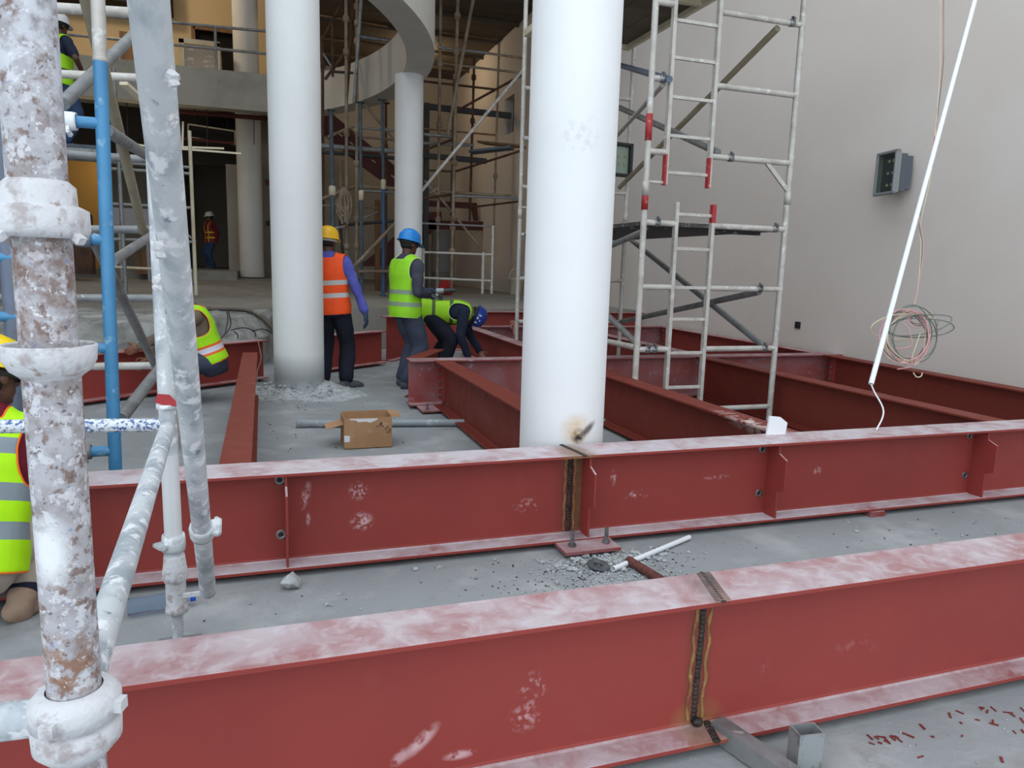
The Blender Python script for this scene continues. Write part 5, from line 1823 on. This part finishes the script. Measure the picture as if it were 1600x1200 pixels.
tag(sq_tube(o, (cx0, cy0, 0), .074, .052, .125, .004, Rz).build('square_tube_stub', mat('bright_galvanised', rgb(176, 180, 182), .38, .55, layers=[('noise', rgb(120, 122, 122), 14, .5, .62, .9), ('noise', rgb(112, 100, 70), 9, .6, .7, .6)])),
    'short upright galvanised square tube standing open before the nearest beam', 'square tube')
R2_ = Matrix.Rotation(math.radians(-24), 3, 'Z')
a = V((1.245, 1.60, .0))
dv = V((.26, -1, 0)).normalized()
o = MB()
xx = V((dv.y, -dv.x, 0))
for u, v, w_, h_ in ((0, .0275, .055, .004), (0, -.0255, .055, .004), (.0255, 0, .004, .051), (-.0255, 0, .004, .051)):
    o.box(a + dv * .12 + xx * u + V((0, 0, .03 + v)), (w_ * .9, .34, h_), Matrix((-xx, -dv, V((0, 0, 1)))).transposed())
tag(o.build('square_tube_length', M_GREYTUBE), 'grey square tube lying under the nearest beam beside the upright stub', 'square tube')

# rubble at the foot of the left column, gravel and paint flakes
rnd = random.Random(21)
b = MB()
ccx, ccy = .335, 7.76
nn, mm = 40, 9
vs = []
for j in range(mm):
    for i in range(nn):
        a = 2 * math.pi * i / nn
        f = j / (mm - 1)
        R0 = .24 + f * (.30 + .16 * math.sin(a * 2 + 2.4) + .14 * noise.noise(V((math.cos(a) * 2, math.sin(a) * 2, 3))))
        z = .13 * (1 - f) ** 1.3 * (.75 + .5 * noise.noise(V((math.cos(a) * 1.5, math.sin(a) * 1.5, 9)))) + .012 * noise.noise(V((a * 4, f * 9, 1)))
        vs.append((ccx + R0 * math.cos(a), ccy + R0 * math.sin(a), max(z, 0) if f < 1 else -.002))
b.add(vs, [(j * nn + i, (j + 1) * nn + i, (j + 1) * nn + (i + 1) % nn, j * nn + (i + 1) % nn) for j in range(mm - 1) for i in range(nn)])
for k in range(360):
    a = rnd.uniform(0, 2 * math.pi)
    f = rnd.random() ** .8
    R0 = .25 + f * .5
    s = rnd.uniform(.006, .022) * (1.25 - f)
    b.stone((ccx + R0 * math.cos(a), ccy + R0 * math.sin(a), max(.13 * (1 - f * 1.4), 0) * .9 + s * .3), s, k, .7)
o = b.build('rubble_heap', M_RUBBLE, base=(ccx, ccy, 0))
tag(o, 'heap of broken concrete rubble round the foot of the left white column', 'rubble', kind='stuff')
b = MB()
for k in range(900):
    if k < 700:
        x, y = rnd.gauss(1.45, .16), rnd.gauss(2.80, .14)
        if k % 3 == 0:
            x, y = rnd.gauss(1.52, .16), rnd.gauss(2.93, .05)
    else:
        x, y = rnd.uniform(-.2, 4.5), rnd.uniform(1.9, 3.08)
    if not (1.82 < y < 3.07):
        continue
    s = rnd.uniform(.0025, .009) if k % 9 else rnd.uniform(.010, .018)
    b.stone((x, y, s * .4), s, k, .65)
for k in range(120):
    x, y = rnd.uniform(1.2, 3.2), rnd.uniform(.9, 1.52)
    s = rnd.uniform(.002, .006)
    b.stone((x, y, s * .4), s, k, .65)
tag(b.build('gravel', M_RUBBLE, base=(1.5, 2.8, 0)), 'scattered gravel and concrete crumbs between and before the front beams', 'gravel', kind='stuff')
b = MB()
for k in range(420):
    if k % 3:
        x, y = rnd.gauss(1.4, .25), rnd.gauss(2.75, .18)
    else:
        x, y = rnd.uniform(-.3, 4.4), rnd.uniform(1.9, 3.05)
    if not (1.82 < y < 3.07):
        continue
    s = rnd.uniform(.002, .007)
    b.stone((x, y, s * .3), s, k, .5)
for k in range(40):
    x, y = rnd.uniform(0, 1.2), rnd.uniform(5.2, 7.2)
    b.stone((x, y, .002), rnd.uniform(.004, .010), k, .5)
tag(b.build('dark_grit', mat('dark_grit', rgb(66, 66, 68), .9), base=(1.5, 2.75, 0)), 'dark grit strewn over the floor between the front beams', 'grit', kind='stuff')
b = MB()
for k in range(46):
    if k < 14:
        x, y = rnd.gauss(1.72, .05), rnd.gauss(1.50, .02)
    elif k < 30:
        x, y = rnd.gauss(2.2, .07), rnd.gauss(1.46, .05)
    else:
        x, y = rnd.uniform(1.5, 2.6), rnd.uniform(1.25, 1.56)
    a = rnd.uniform(0, 6)
    ln = rnd.uniform(.008, .03)
    d_ = V((math.cos(a), math.sin(a), 0))
    b.bar(V((x, y, .002)) - d_ * ln / 2, V((x, y, .003)) + d_ * ln / 2, rnd.uniform(.003, .007), .0025, (0, 0, 1))
tag(b.build('paint_flakes', mat('red_paint_flake', rgb(122, 46, 42), .6), base=(2, 1.45, 0)), 'curled flakes of red paint dropped before the nearest beam', 'paint flakes', kind='stuff')

# the grinder in the worker's hands
c = at_y(683, 455, 7.70)
gr = thing('angle_grinder', 'angle grinder held by the worker in the lime vest', 'grinder', c - V((0, 0, .06)))
hd = V((.96, -.22, .08)).normalized()
wr_ = jB[1][3]
MB().cyl(c - hd * .01, c + hd * .07, .034, .030, n=16).build('gear_head', M_GREYTUBE, gr)
MB().cyl(c + hd * .06, c + hd * .19, .026, .022, n=16).build('motor_body', M_BLACKPL, gr)
MB().cyl(c, c - V((0, 0, .05)), .022, n=14).build('spindle', M_STEEL, gr)
MB().lathe([(0, 0), (.062, 0), (.062, .004), (0, .004)], c - V((.0, 0, .06)), (.25, -.3, 1), 28).build('disc', M_DKBROWN, gr)
MB().lathe([(.030, .012), (.066, .012), (.068, -.006)], c - V((.0, 0, .06)), (.25, -.3, 1), 28).build('guard', M_DKSTEEL, gr)
MB().cyl(c, wr_ + (c - wr_) * .32, .014, n=12).build('side_handle', M_BLACKPL, gr)

# glove on the rear cross beam and tape on the tower post
gl = thing('work_glove', 'dusty work glove draped over the rear red cross beam', 'glove', at_y(803, 510, Y5 - .14))
c = at_y(804, 508, Y5 - .125)
b = MB()
hand(b, c + V((0, 0, .05)), (.05, -.2, -1), (0, -1, 0), 1, .15, 1.25)
b.cyl(c + V((0, .12, .02)), c + V((0, -.0, .03)), .045, .04, n=12)
remesh('glove_shell', b, mat('dusty_glove', rgb(160, 112, 100), .9), gl, .008, 3)

# bucket and stool near the tower
bk = thing('plastic_bucket', 'white plastic bucket on the raised slab by the tower post', 'bucket', at_z(806, 461, .66))
q = bk.location
s_ = q.y / 1137.5
MB().lathe([(0, .0), (.15, 0), (.17, .02), (.19, .40), (.20, .405), (.20, .43), (.185, .43), (.16, .05), (0, .04)], q, n=28).build('bucket_body', M_CREAM, bk)
MB().tube([q + V((.2 * math.cos(a), 0, .38 + .30 * math.sin(a))) for a in [math.pi * i / 12 for i in range(13)]], .012, 6).build('handle', M_GALV, bk)
st_ = thing('low_stool', 'low red stool on the raised slab beside the white bucket', 'stool', at_z(787, 452, .66))
q = st_.location
MB().box(q + V((0, 0, .36)), (.5, .4, .05)).build('seat', M_DARKRED, st_)
for sx in (-1, 1):
    for sy in (-1, 1):
        MB().cyl(q + V((sx * .22, sy * .16, 0)), q + V((sx * .18, sy * .14, .35)), .025, n=10).build('leg', M_DARKRED, st_)
q = at_z(697, 462, .66)
o = rough(MB().ball(q + V((0, 0, .18)), (.20, .16, .20)), 'red_cloth', mat('red_cloth', rgb(172, 44, 40), .9), .06, 5, 1, base=q)
tag(o, 'bundled red cloth lying behind the low white frame', 'cloth')

# drum, stair, steel frame at the back
dr = thing('grey_drum', 'ribbed grey drum standing in the dark rear corner', 'drum', at_z(690, 436, .66))
q = V((at_y(690, 400, 19.5).x, 19.5, .68))
dr.location = q
ORG[dr.name] = q
zt_ = at_y(690, 361, 19.5).z
MB().lathe([(0, 0), (.27, 0), (.28, .02), (.27, .05), (.27, .5), (.285, .52), (.27, .54), (.27, zt_ - q.z - .02), (.28, zt_ - q.z), (0, zt_ - q.z)], q, n=32).build('drum_body', mat('grey_drum', rgb(110, 108, 106), .7), dr)
YT = 21.6


def plate(pts, y, t, name, m, parent):
    P_ = [at_y(px, py, y) for px, py in pts]
    return MB().prism([(p.x, p.z) for p in P_], (0, y, 0), (1, 0, 0), (0, 0, 1), (0, t, 0)).build(name, m, parent)


stt = thing('steel_stair', 'dark red steel stair with landing behind the rear scaffolds', 'stair', at_y(600, 420, YT))
up_ = [(500, 165), (522, 180), (582, 230), (645, 283), (645, 312), (622, 294), (609, 292), (567, 261), (544, 242), (515, 218), (500, 206)]
plate(up_, YT, .06, 'stringer', M_DARKRED, stt)
plate(up_, YT + 1.3, .06, 'stringer', M_DARKRED, stt)
lo_ = [(560, 416), (590, 393), (617, 369), (665, 331), (690, 331), (690, 352), (640, 391), (606, 416)]
plate(lo_, YT, .06, 'stringer', M_DARKRED, stt)
plate(lo_, YT + 1.3, .06, 'stringer', M_DARKRED, stt)
for k in range(11):
    f = k / 10
    a = at_y(506 + 128 * f, 186 + 106 * f, YT)
    MB().box(a + V((0, .68, 0)), (.26, 1.25, .035)).build('tread', M_DARKRED, stt)
for px, py in ((532, 211), (549, 224), (584, 252), (612, 252), (614, 276)):
    a = at_y(px, py, YT - .02)
    MB().box(a, (.12, .03, .03), Matrix.Rotation(.6, 3, 'Y')).build('tread_cleat', M_CREAM, stt)
plate([(668, 344), (786, 347), (786, 361), (668, 358)], YT, .12, 'landing_beam', M_DARKRED, stt)
plate([(668, 313), (745, 317), (748, 345), (741, 345), (738, 326), (668, 322)], YT + .3, .12, 'landing_frame', M_DARKRED, stt)
a = at_y(772, 346, YT)
c = at_y(784.5, 346, YT)
MB().span((a.x, YT, .69), (c.x, YT + .2, a.z + .1)).build('landing_post', M_DARKRED, stt)
sf = thing('steel_portal', 'dark grey steel post and beams running into the side wall opening', 'steel frame', at_z(667, 440, .66))
YD = 19.2
a, c = at_y(664, 160, YD), at_y(671.5, 160, YD)
sf.location = (a.x, YD, .68)
ORG[sf.name] = V((a.x, YD, .68))
MB().span((a.x, YD, .68), (c.x, YD + .14, a.z)).build('post', M_DKSTEEL, sf)
MB().bar(at_y(664, 166, YD + .05), at_x(798, 181, WALL_X - .04), .12, .14).build('beam', M_DKSTEEL, sf)
MB().bar(at_y(661, 243, YD - .05), at_y(760, 252, YD - .3), .12, .13).build('beam', M_DKSTEEL, sf)
# wall opening backed by a dark block painting in its shade
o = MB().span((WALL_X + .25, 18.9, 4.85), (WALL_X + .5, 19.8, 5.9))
struct('wall_recess_shade', o, M_DARK)
tag(MB().box((WALL_X + .12, 19.74, 5.1), (.10, .03, .38)).build('bright_cover_strip', M_GALV), 'bright metal strip in the side wall opening', 'strip')

# cable bundle on the rear scaffold
cb = thing('cable_bundle', 'bundle of tan cables hanging on the rusty rear scaffold', 'cables', at_y(537, 350, YS - .4))
rnd = random.Random(8)
for k in range(9):
    x = 527 + k * 2.4
    wire([at_y(538 + rnd.uniform(-3, 3), 293, YS - .4), at_y(x + rnd.uniform(-4, 4), 308, YS - .45), at_y(x + rnd.uniform(-6, 4), 325, YS - .42), at_y(x + rnd.uniform(-3, 6), 345 + rnd.uniform(-8, 6), YS - .4)], .026, M_BROWNTUBE, 'cable', parent=cb)
o = rough(MB().ball(at_y(541, 336, YS - .3), (.13, .12, .18)), 'rolled_sack', M_BROWNTUBE, .03, 6, 1, parent=cb)

# cables lying along the broken slab edge
cs = thing('cable_heap', 'dark cables looped on the broken slab edge at the left', 'cables', at_z(345, 480, .64))
rnd = random.Random(5)
for k in range(7):
    d_ = k * .9
    wire([at_z(250, 466 - d_, .66), at_z(300, 457 - d_, .66), at_z(335, 452 - d_ * .7, .66), at_z(362 + k, 455 - d_ * .5, .67), at_z(370 + k, 466, .66), at_z(350, 476 + k * .4, .65), at_z(310, 479 + k * .5, .64), at_z(250, 480 + k, .64)], .012 + .004 * (k % 2), W_BLACK if k % 3 else M_BROWNTUBE, 'cable', parent=cs)
for k in range(4):
    wire([at_z(290, 484 + k * .7, .645), at_z(345, 482 + k * .8, .65), at_z(385, 484 + k, .65), at_z(405, 492 + k * 1.5, .60), at_z(422, 506 + k * 2, .50), at_z(428, 522 + k, .40)], .014, W_BLACK if k != 1 else M_BROWNTUBE, 'cable', parent=cs)
Yc = 9.2
for pts in (((354, 484), (356, 500), (352, 520)), ((357, 486), (360, 510), (345, 529)), ((361, 516), (380, 512), (396, 517), (400, 526)), ((366, 518), (372, 524), (371, 529)), ((394, 518), (410, 514), (424, 520))):
    wire([at_d(x, y, 8.6 + (x - 350) * .012) for x, y in pts], .007, W_BLACK, 'cable', parent=cs)
wire([at_d(403, 532, 7.9), at_d(408, 560, 7.7), at_d(402, 580, 7.6), at_d(402, 600, 7.5)], .005, M_BROWNTUBE, 'cable', parent=cs)

# upper floor: guard rail, wrapped crate
ra = thing('guard_rail', 'tube guard rail along the upper floor edge', 'rail', (-1.5, 19.9, ZT))
for py0, py1 in ((32, 50), (66, 85)):
    T(ra, 'rail', at_y(95, py0 - 13, 19.9), at_y(428, py1, 19.9), .034, M_GREYTUBE)
for px in (160, 338, 480):
    p = at_y(px, 100, 19.9)
    T(ra, 'post', (p.x, 19.9, ZT), (p.x, 19.9, at_y(px, 40 + (px - 338) * .055, 19.9).z), .034, M_GREYTUBE)
YCr = 21.2
a, c = at_y(281, 108, YCr), at_y(343, 62, YCr)
cr = thing('wrapped_crate', 'film wrapped crate with pale wooden frame on the upper floor', 'crate', ((a.x + c.x) / 2, YCr + .4, 5.7))
zt_ = at_y(300, 62, YCr).z
MB().span((a.x + .08, YCr + .06, 5.8), (c.x - .08, YCr + .8, zt_ - .06)).build('wrapped_load', M_FILM, cr)
for x in (a.x, c.x - .12):
    MB().span((x, YCr, 5.7), (x + .12, YCr + .86, zt_)).build('frame_post', M_CREAM, cr)
MB().span((a.x, YCr, zt_ - .1), (c.x, YCr + .86, zt_ + .02)).build('frame_rail', M_CREAM, cr)
MB().span((a.x - .1, YCr - .05, 5.7), (c.x + .05, YCr + .9, 5.86)).build('pallet', M_CREAM, cr)
for px in (208,):
    p, q = at_y(186, 48, YCr + 1), at_y(226, 92, YCr + 1)
    tag(MB().span((p.x, YCr + 1, 5.7), (q.x, YCr + 1.5, p.z)).build('brown_carton', M_WOOD), 'brown carton stack on the upper floor behind the slanting tube', 'carton')

# ceiling void below the upper slab; a dark board paints in its shade
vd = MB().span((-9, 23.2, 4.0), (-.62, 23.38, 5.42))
struct('ceiling_void_shade', vd, M_DARK)
sp_ = thing('sprinkler_pipe', 'red sprinkler pipe in the open ceiling void under the upper slab', 'pipe', at_y(330, 180, 20.9))
T(sp_, 'pipe_run', at_y(250, 172, 20.9), at_y(424, 186, 20.9), .055, M_DARKRED)
T(sp_, 'branch_pipe', at_y(262, 214, 21.6), at_y(366, 224, 21.6), .04, M_DARKRED)
du = thing('air_duct', 'dark duct end framed in bright metal in the ceiling void', 'duct', at_y(335, 226, 21.8))
pa, pb_ = at_y(294, 194, 21.8), at_y(367, 224, 21.8)
MB().span((pa.x, 21.84, pb_.z), (pb_.x, 23.1, pa.z)).build('duct_body', M_DARK, du)
for px in (305, 355):
    p = at_y(px, 198, 22.4)
    MB().cyl(p - V((0, 0, .15)), V((p.x, p.y, 5.42)), .015, n=6).build('hanger_rod', M_DKSTEEL, du)
for q0, q1 in (((294, 194), (367, 205)), ((294, 214), (368, 226)), ((294, 194), (294, 215)), ((367, 205), (367, 225))):
    MB().bar(at_y(*q0, 21.8), at_y(*q1, 21.8), .035, .035).build('duct_frame', M_CREAM, du)
cg = thing('ceiling_grid', 'bright metal ceiling channel hung beneath the upper slab', 'ceiling grid', at_y(280, 236, 20.6))
M_BRIGHT = mat('bright_channel', rgb(226, 214, 186), .35, .4)
for q0, q1, y in (((180, 222), (262, 232), 20.6), ((262, 229), (350, 232), 20.6), ((262, 231), (377, 240), 20.5), ((286, 190), (285, 234), 20.6)):
    MB().bar(at_y(*q0, y), at_y(*q1, y), .035, .045).build('channel', M_BRIGHT, cg)
for px, y0_, y1_ in ((324, 160, 230), (397, 168, 226), (200, 188, 224)):
    MB().cyl(V((at_y(px, y0_, 20.7).x, 20.7, 5.42)), at_y(px, y1_, 20.7), .012, n=6).build('hanger_rod', M_DKSTEEL, cg)
struct('wall_pier', MB().span((at_y(354, 300, 22.6).x, 22.6, .9), (-.55, 23.3, 4.0)), M_WALL_BACK)
tag(MB().box(at_y(419, 285, 23.38), (.16, .06, .16)).build('alarm_box', mat('alarm_red', rgb(120, 40, 34), .5)), 'small red alarm box on the rear wall left of the column', 'alarm box')
tag(MB().box(at_y(418.5, 349, 23.38), (.10, .05, .14)).build('light_switch', M_BLACKPL), 'small dark switch box low on the rear wall', 'switch')
# things under the upper slab at the far left
YQ = 18.5
a, c = at_y(176, 351, YQ), at_y(238, 327, YQ)
tag(MB().span((a.x, YQ, a.z), (c.x, YQ + .05, c.z)).span((a.x + .1, YQ, .8), (a.x + .16, YQ + .05, a.z)).span((c.x - .16, YQ, .8), (c.x - .1, YQ + .05, a.z)).build('leaning_board', mat('grey_panel', rgb(150, 146, 150), .6)), 'grey board on legs behind the slender white frame', 'board')
a, c = at_y(212, 412, YQ + 1), at_y(240, 392, YQ + 1)
tag(MB().span((a.x, YQ + 1, .95), (c.x + .2, YQ + 1.5, c.z)).build('brown_carton', M_WOOD), 'brown carton on the slab under the grey board', 'carton')
a, c = at_y(100, 300, YQ + 3), at_y(152, 246, YQ + 3)
tag(MB().span((a.x, YQ + 3, 1.0), (c.x, YQ + 3.2, c.z)).build('ochre_panel', mat('ochre_panel', rgb(150, 108, 36), .7)), 'ochre panel behind the blue standard', 'panel')
a, c = at_y(98, 412, YQ), at_y(140, 335, YQ)
tag(MB().span((a.x, YQ, .95), (c.x, YQ + .3, c.z)).build('dark_cabinet', M_DKBROWN), 'dark brown cabinet standing behind the blue standard', 'cabinet')
